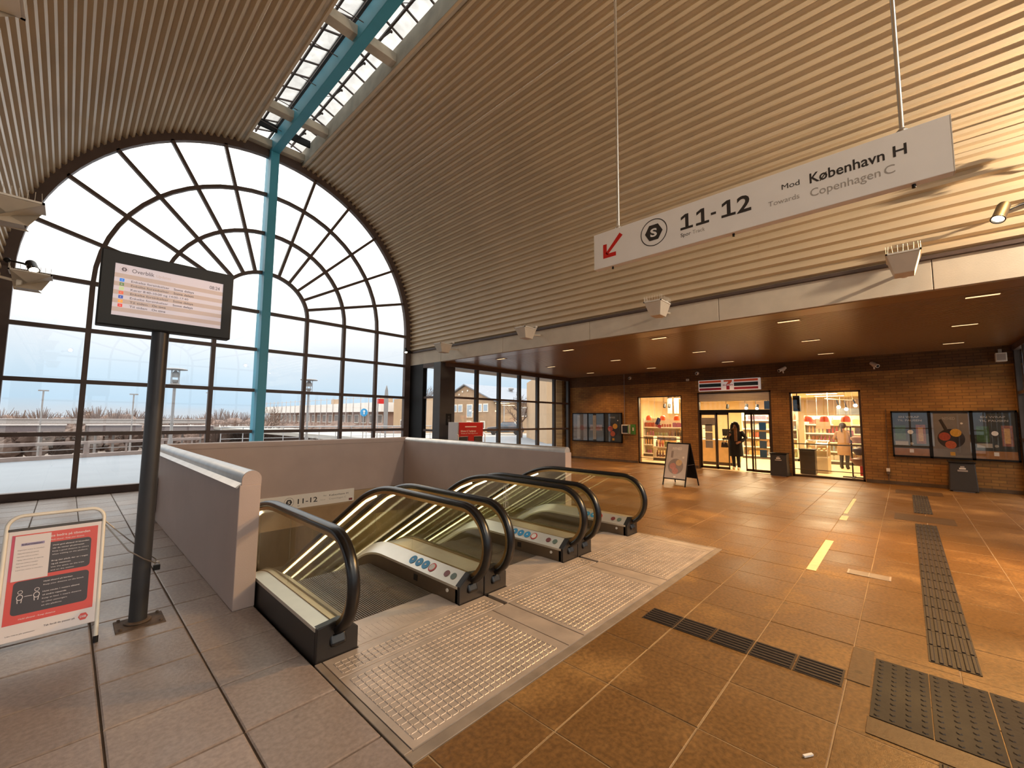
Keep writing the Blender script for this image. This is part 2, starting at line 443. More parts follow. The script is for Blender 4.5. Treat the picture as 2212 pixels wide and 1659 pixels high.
# fascia beams below the vault, of concrete panels
def fascia(mir, name, label):
    X = (lambda x: 2*CX-x) if mir else (lambda x: x)
    root = thing(name, label, kind='structure', at=(X(8.3), 4, 3.5))
    ys = [-3.75, -3.19, -.39, 2.41, 5.21, 8.03, 10.84, 12.70]
    for a, b_ in zip(ys, ys[1:]):
        b = MB(); x0, x1 = sorted((X(8.15), X(8.40))); b.box(x0, x1, a+.004, b_-.004, 3.50, 3.93)
        b.build('concrete_panel', m_conc, root, bevel=.006)
    b = MB(); x0, x1 = sorted((X(8.12), X(8.40))); b.box(x0, x1, -3.75, 12.7, 3.925, 3.985); b.build('closing_strip', m_frame, root)
    b = MB(); x0, x1 = sorted((X(8.22), X(8.38))); b.box(x0, x1, -3.75, 12.7, 3.51, 3.92); b.build('beam_core', m_conc, root)
    return root
fascia(False, 'trim_1', 'pale concrete panel beam along the foot of the right vault')
fascia(True, 'trim_2', 'pale concrete panel beam along the foot of the left vault')

# ------------------------------------------------------------------ ridge: turquoise beam, skylight
rb = thing('trim_3', 'long turquoise ridge beam with column down the arched window', kind='structure', at=(3.5, 12.5, 0))
def _beam(b):
    b.box(3.39, 3.60, -3.75, 12.88, 9.03, 9.46)
one(_beam, 'ridge_beam', m_beam, rb, bevel=.012)
def _colm(b): b.box(3.39, 3.60, 12.40, 12.88, 0, 9.03)
one(_colm, 'column', m_beam, rb, bevel=.012)
def _colm2(b): b.box(3.39, 3.60, -3.98, -3.50, 0, 9.03)
one(_colm2, 'column', m_beam, rb, bevel=.012)

sky = thing('window_7', 'wired glass ridge skylight along the top of the vault', kind='structure', at=(3.5, 4, 9.1))
for side in (-1, 1):
    x = CX+side*.73
    b = MB(); b.box(min(x, x+side*.12), max(x, x+side*.12), -3.75, 12.75, 9.05, 9.50); b.build('upstand', m_upstand, sky)
    xb = CX+side*.115
    for y in (12.50, 10.87, 7.52, 4.17, .82, -2.5):
        b = MB(); b.box(min(x, xb), max(x, xb), y-.11, y+.11, 9.13, 9.33); b.build('cross_beam', m_upstand, sky, bevel=.008)
    gx0, gz0, gx1, gz1 = x+side*.10, 9.56, CX+side*.06, 9.80
    y = 12.75
    ys = []
    while y > -3.75: ys.append(y); y -= .55
    ys.append(-3.75)
    for a, c in zip(ys, ys[1:]):
        b = MB(); b.prism([(gx0, gz0), (gx1, gz1), (gx1, gz1+.012), (gx0, gz0+.012)], 'y', c+.012, a-.012)
        b.build('roof_pane', m_skyglass, sky)
    for a in ys:
        b = MB(); b.bar((gx0, a, gz0-.012), (gx1, a, gz1-.012), .03, .035); b.build('glazing_bar', m_frame, sky)
    b = MB(); b.box(CX+side*.46-.02, CX+side*.46+.02, -3.75, 12.75, 9.565, 9.615); b.build('purlin', m_frame, sky)
    b = MB(); b.box(min(xb, xb+side*.05), max(xb, xb+side*.05), -3.75, 12.75, 9.50, 9.545); b.build('gutter_strip', m_frame, sky)
    b = MB(); y = 12.0
    while y > -3:
        if side < 0: b.cyl((CX-.70, y, 9.50), (CX-.13, y-.35, 9.22), .009, 6)
        else:
            b.cyl((CX+.46, y, 9.57), (CX+.46, y-.30, 9.50), .018, 6); b.ball((CX+.47, y-.32, 9.49), .03, 8, 6)
            b.tube([(CX+.46, y-.32, 9.48), (CX+.38, y-.02, 9.45), (CX+.28, y+.10, 9.46)], .007, 6)
        y -= 1.12
    b.build('opener_rods', m_frame, sky)
    # dark closing plate by the glazed end
    b = MB(); b.box(min(x, xb), max(x, xb), 12.0, 12.06, 9.36, 9.55); b.build('closing_plate', m_black, sky)
one(lambda b: b.box(CX-.08, CX+.08, -3.75, 12.75, 9.80, 9.84), 'ridge_cap', m_frame, sky)

# ------------------------------------------------------------------ glazed gables
XS = [-.90, .19, 1.30, 2.41, 3.52, 4.63, 5.74, 6.85, 7.94]
ZR = [.16, 1.28, 2.37, 3.47, 4.50]
RR = [1.11, 2.22, 3.33, 4.42]
def arcpts(r, a0, a1, n): return [(CX+r*math.cos(R(a0+(a1-a0)*i/n)), ZS+r*math.sin(R(a0+(a1-a0)*i/n))) for i in range(n+1)]
def arcbar(b, r, w, a0, a1, y0, y1, n):
    p, q = arcpts(r-w/2, a0, a1, n), arcpts(r+w/2, a0, a1, n)
    for i in range(n): b.prism([p[i], p[i+1], q[i+1], q[i]], 'y', y0, y1)
def gable(Y, name, label):
    root = thing(name, label, kind='structure', at=(CX, Y, 0))
    y0, y1 = Y-.06, Y+.06
    w = .088
    for i, x in enumerate(XS[1:-1], 1):
        if i == 4: continue
        b = MB(); b.box(x-w/2, x+w/2, y0, y1, .16, ZS); b.build('mullion', m_frame, root)
    for z in ZR[1:]:
        for xa, xb in ((-.95, 3.37), (3.62, 7.99)):
            b = MB(); b.box(xa, xb, y0+.012, y1-.012, z-.042, z+.042); b.build('transom', m_frame, root)
    for r in RR[:3]:
        for a0, a1 in ((0, 90-math.degrees(math.asin(.075/r))), (90+math.degrees(math.asin(.125/r)), 180)):
            b = MB(); arcbar(b, r, .08, a0, a1, y0+.006, y1-.006, 14); b.build('ring_bar', m_frame, root)
    for k in range(1, 12):
        if k == 6: continue
        a = R(15*k); c, s = math.cos(a), math.sin(a)
        b = MB(); b.bar((CX+c*1.11, Y, ZS+s*1.11), (CX+c*4.45, Y, ZS+s*4.45), .072, .10, up=(0, 1, 0)); b.build('spoke', m_frame, root)
    b = MB(); arcbar(b, 4.62, .40, 0, 180, Y-.05, Y+.09, 48)
    for xa, xb in ((-1.30, -.90), (7.94, 8.34)): b.box(xa, xb, Y-.05, Y+.09, 0, ZS)
    b.build('outer_frame', m_frame, root)
    b = MB(); b.box(-.92, 7.96, Y-.10, Y+.10, 0, .16); b.build('sill', m_frame, root, bevel=.01)
    g = .006
    for xa, xb in zip(XS, XS[1:]):
        for za, zb in zip(ZR, ZR[1:]):
            b = MB(); b.box(xa+.02, xb-.02, Y-g, Y+g, za+.02, zb-.02); b.build('pane', m_glass, root)
    for ri, ro in zip(RR, RR[1:]):
        for k in range(12):
            p = arcpts(ri+.02, 15*k+.5, 15*k+14.5, 4); q = arcpts(ro-.02, 15*k+.5, 15*k+14.5, 4)
            b = MB(); b.prism(p+q[::-1], 'y', Y-g, Y+g); b.build('pane', m_glass, root)
    for a0, a1 in ((1, 85), (95, 179)):
        b = MB(); b.prism(arcpts(1.09, a0, a1, 8)+[(CX+(.12 if a0 < 50 else -.12), ZS+.03)], 'y', Y-g, Y+g); b.build('pane', m_glass, root)
    return root
gable(YF, 'window_1', 'huge arched fan window of dark bars filling the vault end')
gable(YB, 'window_2', 'arched fan window at the other end of the hall')

# ------------------------------------------------------------------ wings: low ceilings, side windows
def wing(mir):
    X = (lambda x: 2*CX-x) if mir else (lambda x: x)
    def bx(b, x0, x1, *r): a, c = sorted((X(x0), X(x1))); b.box(a, c, *r)
    side = 'left' if mir else 'right'
    root = thing('ceiling', 'low bronze slatted ceiling over the %s side' % side, kind='structure', at=(X(11), 4, 3.5))
    b = MB(); bx(b, 8.40, 15.5, YB+1.6, 10.9, 3.55, 3.9); b.build('ceiling_void', m_slatback, root)
    b = MB(); bx(b, 8.17, 8.62, -2.0, 10.85, 3.485, 3.55); b.build('border_strip', m_slat, root)
    first = None
    n = 65
    for k in range(n):
        x = 8.65+k*.1015
        if first is None:
            b = MB(); a, c = sorted((X(x), X(x+.088))); b.prism([(a, 3.535), (a+.006, 3.5), (c-.006, 3.5), (c, 3.535)], 'y', -2.0, 10.85)
            first = b.build('ceiling_slat', m_slat, root); fx = x
        else:
            c = first.copy(); c.location = Vector(((-1 if mir else 1)*(x-fx), 0, 0)); COL.objects.link(c); WO[c] = WO[root]
    xs = [8.75, 9.72, 10.82, 11.93, 13.04, 14.15, 15.25]
    for far in (True, False):
        Y = 10.85 if far else -2.0
        nm = 'window_%d' % ({(False, True): 3, (False, False): 4, (True, True): 5, (True, False): 6}[(mir, far)])
        w = thing(nm, 'dark framed side window under the low %s ceiling' % side if far else 'dark framed rear side window, %s' % side, kind='structure', at=(X(12), Y, 0))
        for x in xs[1:-1]:
            b = MB(); bx(b, x-.06, x+.06, Y-.07, Y+.05, .12, 3.36); b.build('mullion', m_post, w)
        b = MB(); bx(b, 15.10, 15.25, Y-.07, Y+.05, .12, 3.36); b.build('mullion', m_post, w)
        for z in (1.27, 2.36):
            b = MB(); bx(b, 8.75, 15.25, Y-.05, Y+.04, z-.035, z+.035); b.build('transom', m_frame, w)
        b = MB(); bx(b, 8.30, 15.25, Y-.08, Y+.06, 3.36, 3.52); b.build('header', m_frame, w)
        b = MB(); bx(b, 8.30, 15.25, Y-.08, Y+.06, 0, .12); b.build('sill', m_frame, w)
        for xa, xb in zip(xs, xs[1:]):
            for za, zb in ((.12, 1.27), (1.27, 2.36), (2.36, 3.36)):
                b = MB(); bx(b, xa+.03, xb-.03, Y-.006, Y+.006, za+.02, zb-.02); b.build('pane', m_glass, w)
        s = 1 if far else -1
        ya, yb = sorted((Y-.02, Y+s*.36)); b = MB(); bx(b, 8.15, 8.76, ya, yb, 0, 3.5); b.build('corner_column', m_post, w, bevel=.01)
        ya, yb = sorted((Y+s*.95, YF if far else YB)); b = MB(); bx(b, 8.15, 8.32, ya, yb, 0, 3.5); b.build('corner_post', m_black, w)
        ya, yb = sorted((Y+s*.36, Y+s*.95))
        b = MB(); bx(b, 8.22, 8.232, ya, yb, .1, 3.4); b.build('pane', m_glass, w)
        for z in (1.27, 2.36):
            b = MB(); bx(b, 8.19, 8.26, ya, yb, z-.035, z+.035); b.build('transom', m_frame, w)
        b = MB(); bx(b, 8.15, 8.32, ya, yb, 3.36, 3.5); bx(b, 8.15, 8.32, ya, yb, 0, .12); b.build('header', m_frame, w)
        ya, yb = sorted((Y+s*.06, Y+s*1.25)); b = MB(); bx(b, 8.40, 16.2, ya, yb, 3.42, 3.9); b.build('eaves', m_conc, w)
wing(False); wing(True)

# ------------------------------------------------------------------ brick walls
WX = 15.25
wr = thing('wall_right', 'yellow brown brick wall with shop openings under the low ceiling', kind='structure', at=(WX, 4, 0))
def bwall(b):
    x0, x1 = WX, WX+.3
    for y0, y1, z0, z1 in ((-2.06, .87, 0, 3.56), (.87, 2.57, 2.55, 3.56), (2.57, 3.06, 0, 3.56), (3.06, 5.32, 2.64, 3.56),
                           (5.32, 5.87, 0, 3.56), (5.87, 7.59, 2.57, 3.56), (7.59, 11.02, 0, 3.56)):
        b.box(x0, x1, y0, y1, z0, z1)
one(bwall, 'brick_wall', m_brick, wr)
one(lambda b: b.box(WX-.03, WX+.01, -2.0, 10.8, 3.06, 3.53), 'upper_shade_band', m_brick_shade, wr)  # shade beyond the downlight spread, put into the colour of this band
one(lambda b: b.box(WX-.02, WX+.02, -2.0, 10.8, .0, .10) if False else [b.box(WX-.012, WX+.01, a, c, 0, .09) for a, c in ((-2, .85), (2.59, 3.04), (5.34, 5.85), (7.61, 10.8))], 'plinth', m_grout, wr)
one(lambda b: b.box(14.98, 15.5, 11.03, 11.36, 0, 3.42), 'brick_pier', m_brick_y, wr)
wl = thing('wall_left', 'brick wall at the far left of the hall', kind='structure', at=(-8.2, 4, 0))
one(lambda b: [b.box(-8.5, -8.21, a, c, z0, z1) for a, c, z0, z1 in ((-2.06, -1.4, 0, 3.56), (10.2, 11.02, 0, 3.56), (-1.4, 10.2, 0, .12), (-1.4, 10.2, 3.36, 3.56))], 'brick_wall', m_brick, wl)
wlw = thing('window_10', 'unseen glazed front added for daylight along the left side of the hall', kind='structure', at=(-8.3, 4.4, 0))  # unseen glazing, added to brighten the left floor and parapet
for k in range(11):
    y = -1.4+1.16*k; one(lambda b: b.box(-8.40, -8.28, y-.05, y+.05, .12, 3.36), 'mullion', m_post, wlw)
    if k < 10:
        for za, zb in ((.12, 1.27), (1.27, 2.36), (2.36, 3.36)): one(lambda b: b.box(-8.346, -8.334, y+.05, y+1.11, za+.03, zb-.03), 'pane', m_glass, wlw)
for z in (1.27, 2.36): one(lambda b: b.box(-8.39, -8.29, -1.4, 10.2, z-.035, z+.035), 'transom', m_frame, wlw)

# ------------------------------------------------------------------ escalator pit
m_pit = mat('pit_wall_paint', '#a78e6e', .75, var=.1, scale=2)
m_soff = mat('pit_soffit', '#9c7f5d', .8, var=.08)
pit = thing('wall_pit', 'walls and floor of the escalator pit below the hall', kind='structure', at=(3.5, 9, -5.4))
def _pit(b):
    b.box(1.02, 1.238, 1.5, 20, -5.4, -.26); b.box(5.905, 6.12, 1.5, 20, -5.4, -.26)
    b.box(1.02, 1.238, 4.25, 9.5, -.26, -.013); b.box(5.905, 6.12, 4.25, 9.5, -.26, -.013); b.box(1.238, 5.905, 9.29, 9.302, -.26, .0)
    b.box(1.02, 6.12, 1.5, 1.8, -5.4, -.26)
    b.box(1.02, 6.12, 20, 20.3, -5.4, -.26)
one(_pit, 'pit_wall', m_pit, pit)
one(lambda b: b.box(1.02, 6.12, 1.5, 20, -5.6, -5.4), 'pit_floor', m_tile, pit)
one(lambda b: b.box(1.02, 6.12, 9.30, 20, -.60, -.26), 'pit_soffit', m_soff, pit)
m_tubeL = glow('pit_tube_light', (1.0, .84, .46), 24.0)
for x in (2.3, 4.8):
    for y in (10.4, 12.6, 14.8):
        t = thing('ceiling_light', 'fluorescent batten on the pit ceiling, %s, %s' % ('left' if x < 3 else 'right', {10.4: 'nearest', 12.6: 'middle', 14.8: 'farthest'}[y]), 'light', (x, y, -.68), 'pit ceiling battens')
        one(lambda b: b.box(x-.06, x+.06, y-.6, y+.6, -.65, -.60), 'housing', m_white, t)
        one(lambda b: b.cyl((x, y-.57, -.675), (x, y+.57, -.675), .022, 8), 'tube', m_tubeL, t)
# ------------------------------------------------------------------ escalators
m_rail = mat('black_handrail_rubber', '#120e0d', .28, var=.05, spec=.5)
m_guide = mat('brass_handrail_guide', '#b89a6c', .30, metal=1.0, var=.08)
m_deck = mat('satin_aluminium_deck', '#d9d2c4', .30, metal=.55, var=.06, scale=5)
m_skirt = mat('brown_skirt_panel', '#6f5d4a', .38, metal=.35, var=.12, scale=4)
m_blk = mat('black_newel_cladding', '#241f1c', .38, var=.1)
m_bglass = glass('balustrade_glass', (.93, .945, .90), 1.5)
m_plate = mat('steel_floor_plate', '#b9a99b', .42, metal=.3, var=.16, scale=5, bump=.05, bscale=200)
m_plate2 = mat('steel_edge_strip', '#9a8b7c', .45, metal=.35, var=.18, scale=6)
m_step = mat('ribbed_step_metal', '#77695b', .5, metal=.3, var=.2, scale=5)
m_lamp = glow('balustrade_strip_light', (1.0, .83, .52), 4.5)
m_blue = mat('sign_blue', '#2f8fc4', .4, var=.02); m_red = mat('sign_red', '#c4383a', .4, var=.02)
m_ink = mat('print_black', '#2b2523', .5, var=.02); m_inkg = mat('print_grey', '#a39a92', .5, var=.02)
m_paper = mat('sign_white', '#e6dfd6', .42, var=.02); m_btn1 = mat('button_red', '#7a3b38', .3); m_btn2 = mat('button_green', '#5f6f63', .3)

YS, ZTOP, RH = 4.30, .86, 1.70
ZC = ZTOP-RH
def incl(Rr, z0, y_end, n=10, y_start=None):
    """(y, z) points of a curve parallel to the handrail whose flat part lies at height z0."""
    pts = [] if y_start is None else [(y_start, z0)]
    for i in range(n+1):
        a = R(30)*i/n; pts.append((YS+Rr*math.sin(a), ZC+Rr*math.cos(a)))
    y, z = pts[-1]; pts.append((y_end, z-(y_end-y)*math.tan(R(30))))
    return pts
def zat(Rr, z0, y):
    if y <= YS: return z0
    if y <= YS+Rr*.5: return ZC+math.sqrt(max(0, Rr*Rr-(y-YS)**2))
    return ZC+Rr*math.cos(R(30))-(y-YS-Rr*.5)*math.tan(R(30))
RD, ZD = .21-ZC, .21          # deck
RS, ZSK = 0-ZC, 0.0           # steps
YE = 12.6
NY, NZ, NR_ = 3.11, .49, .345  # newel centre and handrail centre-line radius
def handrail_path(r, d):
    p = []
    for i in range(17):
        a = R(-118)-R(152)*i/16          # from the block round the front to the top
        p.append((NY+r*math.cos(a), NZ+r*math.sin(a)))
    # a runs to -270 deg (top)
    Rr = RH-.025-d
    for i in range(11):
        t = R(30)*i/10; p.append((YS+Rr*math.sin(t), ZC+Rr*math.cos(t)))
    y, z = p[-1]; p.append((YE, z-(YE-y)*math.tan(R(30))))
    return p
RAILPROF = [(-.030, -.022), (-.042, -.010), (-.042, .010), (-.030, .025), (0, .031), (.030, .025), (.042, .010), (.042, -.010), (.030, -.022)]
def escalator(x0, idx, label):
    W = 1.545
    t = thing('escalator', label, 'escalator', (x0+W/2, 3.0, 0), 'three escalators going down')
    for side in (0, 1):
        mx = (lambda x: x0+x) if side == 0 else (lambda x: x0+W-x)
        xc = mx(.15); sg = 1 if side == 0 else -1
        # handrail: centre radius chosen so that its top sits at .86
        path = [(xc, y, z) for y, z in handrail_path(NR_, 0)]
        b = MB(); b.sweep(path, RAILPROF); b.build('handrail', m_rail, t, smooth=50)
        gp = [(xc, y, z) for y, z in handrail_path(NR_-.042, .042)]
        b = MB(); b.sweep(gp, [(-.020, -.014), (-.020, .016), (.020, .016), (.020, -.014)]); b.build('handrail_guide', m_guide, t, smooth=40)
        lp = [(xc, y, zat(RH-.11, ZTOP-.11, y)+.018) for y in (4.75, 5.0, 5.3, 5.6, 8.0, 12.4)]
        b = MB(); b.tube(lp, .0125, 8); b.build('strip_light', m_lamp, t, smooth=60)
        # decks: outer flat deck, inner sloping deck, skirt, outer cladding
        ys = [3.0, 3.6, YS] + [YS+RD*math.sin(R(3*i)) for i in range(1, 11)] + [YE]
        def strip(prof, name, m, y_from=3.0, zf=None, sm=30):
            b = MB(); v = []; f = []; yy = [y for y in ys if y >= y_from]; n = len(prof)
            for y in yy:
                for xx, oz in prof: v.append((mx(xx), y, zat(RD, ZD, y)+oz))
            for i in range(len(yy)-1):
                for j in range(n):
                    j2 = (j+1) % n; q = (i*n+j, (i+1)*n+j, (i+1)*n+j2, i*n+j2); f.append(q if side == 0 else q[::-1])
            e0 = tuple(range(n)); e1 = tuple((len(yy)-1)*n+j for j in range(n)); f += [e0 if side == 0 else e0[::-1], e1[::-1] if side == 0 else e1]
            b.add(v, f); return b.build(name, m, t, smooth=sm)
        strip([(.0, -.015), (.0, .012), (.125, .012), (.125, -.015)], 'outer_deck', m_deck)
        strip([(.175, -.02), (.175, .030), (.300, -.062), (.300, -.085)], 'inner_deck', m_deck)
        strip([(.288, -.36), (.288, -.07), (.299, -.07), (.299, -.36)], 'skirt', m_skirt)
        strip([(.002, -.60), (.002, -.016), (.012, -.016), (.012, -.60)], 'outer_cladding', m_blk if (idx == 0 and side == 0) else m_skirt)
        strip([(.125, -.05), (.125, .018), (.175, .018), (.175, -.05)], 'glass_clamp', m_guide)
        # newel block
        po = [(mx(.004), -.05), (mx(.004), .222), (mx(.178), .243), (mx(.299), .150), (mx(.299), -.05)]
        b = MB(); b.prism(po if side else po[::-1], 'y', 2.968, 3.035); b.build('newel_block', m_blk, t, bevel=.006)
        b = MB(); b.obox((xc, 2.975, .115), (.115, .05, .085), Matrix.Rotation(R(-24), 3, 'X')); b.build('handrail_inlet', m_rail, t, bevel=.02, seg=3)
        # glass panels
        cuts = [2.79, 3.95, 4.75, 6.0, 7.25, 8.5, 9.75, 11.0, 12.3]
        for i, (ya, yb) in enumerate(zip(cuts, cuts[1:])):
            if i == 0:
                rr = NR_-.05
                po = [(NY+rr*math.cos(R(-100)-R(170)*k/16), NZ+rr*math.sin(R(-100)-R(170)*k/16)) for k in range(17)]
                po = [(y, max(z, .215)) for y, z in po] + [(yb-.004, .79), (yb-.004, .21), (NY, .21)]
            else:
                top = [(ya+(yb-ya)*k/6, zat(RH-.07, ZTOP-.07, ya+(yb-ya)*k/6)) for k in range(7)]
                bot = [(y, zat(RD, ZD, y)+.01) for y, _ in top]
                top[0] = (ya+.004, top[0][1]); bot[0] = (ya+.004, bot[0][1]); top[-1] = (yb-.004, top[-1][1]); bot[-1] = (yb-.004, bot[-1][1])
                po = top + bot[::-1]
            b = MB(); b.prism(po, 'x', xc-.006, xc+.006); b.build('glass_panel', m_bglass, t)
        # stickers and buttons on the inner deck that the photo shows
        if side == 1:
            ux, nz = Vector((0, 1, 0)), Vector((mx(.300)-mx(.175), 0, -.092)).normalized()
            up = -nz; nrm = up.cross(Vector((0, -1, 0))).normalized()
            def disc(y, r, m, name, lift=.002, ring=None):
                c = Vector((mx(.2375), y, ZD-.016)); n_ = Vector((-.092, 0, .125)).normalized() if side == 1 else Vector((.092, 0, .125)).normalized()
                a_, b_ = Vector((0, 1, 0)), n_.cross(Vector((0, 1, 0)))
                b = MB(); P = [c+n_*lift+a_*r*math.cos(2*PI*k/20)+b_*r*math.sin(2*PI*k/20) for k in range(20)]
                Q = [p+n_*.003 for p in P]; v = P+Q
                b.add(v, [tuple(range(20, 40))]+[(k, (k+1) % 20, 20+(k+1) % 20, 20+k) for k in range(20)]); return b.build(name, m, t)
            for y, m in ((3.79, m_blue), (3.68, m_blue), (3.57, m_blue), (3.46, m_red)):
                disc(y, .047, m, 'safety_sticker'); disc(y, .034 if m is m_red else .010, m_paper, 'sticker_symbol', .0055)
            if True:
                disc(3.23, .033, m_btn1, 'stop_button'); disc(3.13, .033, m_btn2, 'start_button')
            b = MB(); xx = mx(.300); b.lathe([(.016, -.004), (.016, .004)], 12, (xx-.003, 3.02+.12, .085), Matrix.Rotation(PI/2, 3, 'Y')); b.build('sensor', m_white, t)
            b = MB(); b.box(xx-.003, xx+.006, 3.62, 3.68, .04, .10); b.build('skirt_label', m_blk, t)
    # steps
    sy = 3.36; k = 0
    xa, xb = x0+.305, x0+W-.305
    proto = None
    while sy < 12.4:
        z = zat(RS, 0, sy+.2) if sy+.2 > YS else 0
        zz = min(0, z)-.006
        if proto is None:
            b = MB(); b.prism([(sy, zz-.22), (sy, zz), (sy+.398, zz), (sy+.398, zz-.05)], 'x', xa, xb)
            for j in range(46):
                xr = xa+.02+j*(xb-xa-.04)/45; b.box(xr-.005, xr+.005, sy+.004, sy+.394, zz, zz+.007)
            proto = b.build('step', m_step, t); z_0, y_0 = zz, sy
        else:
            c = proto.copy(); c.parent = t; c.location = (0, sy-y_0, zz-z_0); COL.objects.link(c); WO[c] = WO[t]
        sy += .40; k += 1
    # comb plate and landing plates, with their raised pattern
    b = MB(); b.box(xa, xb, 2.985, 3.28, -.03, .004); b.prism([(3.28, -.03), (3.28, .004), (3.36, -.004), (3.36, -.03)], 'x', xa, xb); b.build('comb_plate', m_plate, t)
    P0, P1 = x0+.045+(0 if idx else 0), x0+W-.165
    b = MB(); b.box(P0, P1, 1.88, 2.695, -.03, .002); pl = b.build('landing_plate', m_plate, t, bevel=.003)
    b = MB(); b.box(P0, x0+W-.004, 2.705, 2.96, -.03, .002); b.box(x0+.305, x0+W-.305, 2.96, 2.983, -.03, .002); b.build('front_plate', m_plate, t, bevel=.003)
    b = MB(); b.box(P1+.01, x0+W+.035, 1.88, 2.695, -.03, .001); b.build('filler_strip', m_plate, t, bevel=.003)
    def pattern(b, xa_, xb_, ya_, yb_, sp=.048):
        ny = int((yb_-ya_)/sp); nx = int((xb_-xa_)/sp)
        for i in range(nx):
            for j in range(ny):
                x, y = xa_+(i+.5)*sp, ya_+(j+.5)*sp
                z0, z1 = .002, .0052
                for l, w in ((.0055, .0235), (.0195, .005)):
                    dx = 0 if l < w else sp*.5; dy = sp*.5 if l < w else 0
                    if l > w and i == nx-1 or w > l and j == ny-1: continue
                    X_, Y_ = x+dx, y+dy
                    b.add([(X_-l, Y_-w, z0), (X_+l, Y_-w, z0), (X_+l, Y_+w, z0), (X_-l, Y_+w, z0), (X_-l*.5, Y_-w*.8, z1), (X_+l*.5, Y_-w*.8, z1), (X_+l*.5, Y_+w*.8, z1), (X_-l*.5, Y_+w*.8, z1)] if l < w else
                          [(X_-l, Y_-w, z0), (X_+l, Y_-w, z0), (X_+l, Y_+w, z0), (X_-l, Y_+w, z0), (X_-l*.8, Y_-w*.5, z1-.0008), (X_+l*.8, Y_-w*.5, z1-.0008), (X_+l*.8, Y_+w*.5, z1-.0008), (X_-l*.8, Y_+w*.5, z1-.0008)],
                          [(4, 5, 6, 7), (0, 1, 5, 4), (1, 2, 6, 5), (2, 3, 7, 6), (3, 0, 4, 7)])
    b = MB(); pattern(b, P0+.02, P1-.02, 1.90, 2.68); tag(b.build('tread_pattern', m_plate, t), kind='stuff')
    b = MB(); pattern(b, P0+.02, x0+W-.02, 2.715, 2.95); pattern(b, x0+.32, x0+W-.32, 2.995, 3.26); tag(b.build('tread_pattern', m_plate, t), kind='stuff')
    return t
e1 = escalator(1.25, 0, 'nearest escalator, beside the grey left parapet, going down')
e2 = escalator(2.795, 1, 'middle escalator of the three going down')
e3 = escalator(4.34, 2, 'farthest escalator, at the right side of the pit')
# pictograms on the glass of the far balustrade
b = MB()
for z in (.71, .60, .49):
    y = 4.03; s = .042; x = 2.795+1.545-.15-.0075
    for (a, c, d, e) in ((-s, s, s-.006, s), (-s, s, -s, -s+.006), (-s, -s+.006, -s, s), (s-.006, s, -s, s)): b.box(x-.001, x, y+a, y+c, z+d, z+e)
    b.box(x-.001, x, y-.008, y+.012, z-.03, z+.012); b.box(x-.001, x, y-.006, y+.008, z+.016, z+.03)
b.build('pictogram', m_paper, e2)

# metal edge around the landing plates
trim = thing('trim_4', 'worn metal edging round the escalator landing plates', kind='structure', at=(3.5, 1.85, 0))
def _edge(b):
    b.box(1.243, 5.90, 1.803, 1.868, -.05, .003); b.box(1.243, 1.288, 1.868, 2.96, -.05, .003); b.box(5.862, 5.90, 1.868, 2.96, -.05, .003)
one(_edge, 'edge_profile', m_plate2, trim, bevel=.003)
one(lambda b: [b.box(1.243, 5.90, 1.875, 1.8785, -.05, .006), b.box(1.291, 1.2945, 1.87, 2.7, -.05, .006)], 'edge_rib', m_plate, trim)
one(lambda b: [b.box(1.24, 5.9, 1.8, 3.0, -.3, -.05)], 'landing_bed', m_blk, trim)

# ------------------------------------------------------------------ parapets round the pit
m_par = mat('mauve_grey_paint', '#b39f96', .55, var=.05, scale=2, bump=.12, bscale=140)
m_cap = mat('worn_metal_cap', '#c9c3bd', .28, metal=.6, var=.14, scale=5)
def halfround(r, n=12): return [(math.cos(PI*i/n)*r, math.sin(PI*i/n)*r) for i in range(n+1)]
pl = thing('parapet', 'grey parapet wall left of the escalators, end facing the camera', 'parapet', (1.16, 6.7, 0), 'parapets round the pit')
one(lambda b: b.box(1.07, 1.237, 4.25, 9.285, 0.001, 1.055), 'wall_body', m_par, pl, bevel=.006)
one(lambda b: b.prism([(1.165+x, 1.10+z*1.0) for x, z in halfround(.078)]+[(1.087, 1.055), (1.243, 1.055)], 'y', 4.275, 9.285), 'rounded_cap', m_cap, pl, smooth=40)
one(lambda b: b.prism([(1.165+x*.985, 1.10+z*.985) for x, z in halfround(.078)]+[(1.088, 1.055), (1.242, 1.055)], 'y', 4.262, 4.276), 'end_plate', m_par, pl, smooth=40)
one(lambda b: b.prism([(1.040, 1.040), (1.088, 1.075), (1.088, 1.055), (1.055, 1.030)], 'y', 4.27, 9.28), 'ledge', m_cap, pl)
pb = thing('parapet', 'grey parapet wall across the back of the escalator pit', 'parapet', (3.5, 9.4, 0), 'parapets round the pit')
one(lambda b: b.box(1.07, 6.08, 9.302, 9.48, .001, 1.075), 'wall_body', m_par, pb, bevel=.006)
one(lambda b: b.prism([(9.29, 1.075), (9.29, 1.125), (9.33, 1.165), (9.40, 1.18), (9.47, 1.165), (9.50, 1.125), (9.50, 1.075)], 'x', 1.07, 6.08), 'rounded_cap', m_par, pb, smooth=30)
pr_ = thing('parapet', 'grey parapet wall on the right with a pale metal rail on top', 'parapet', (6, 6.8, 0), 'parapets round the pit')
one(lambda b: b.box(5.906, 6.08, 4.28, 9.285, .001, 1.085), 'wall_body', m_par, pr_, bevel=.006)
one(lambda b: b.prism([(5.991+x, 1.10+z) for x, z in halfround(.078)]+[(5.913, 1.08), (6.069, 1.08)], 'y', 4.30, 9.285), 'rounded_cap', m_cap, pr_, smooth=40)
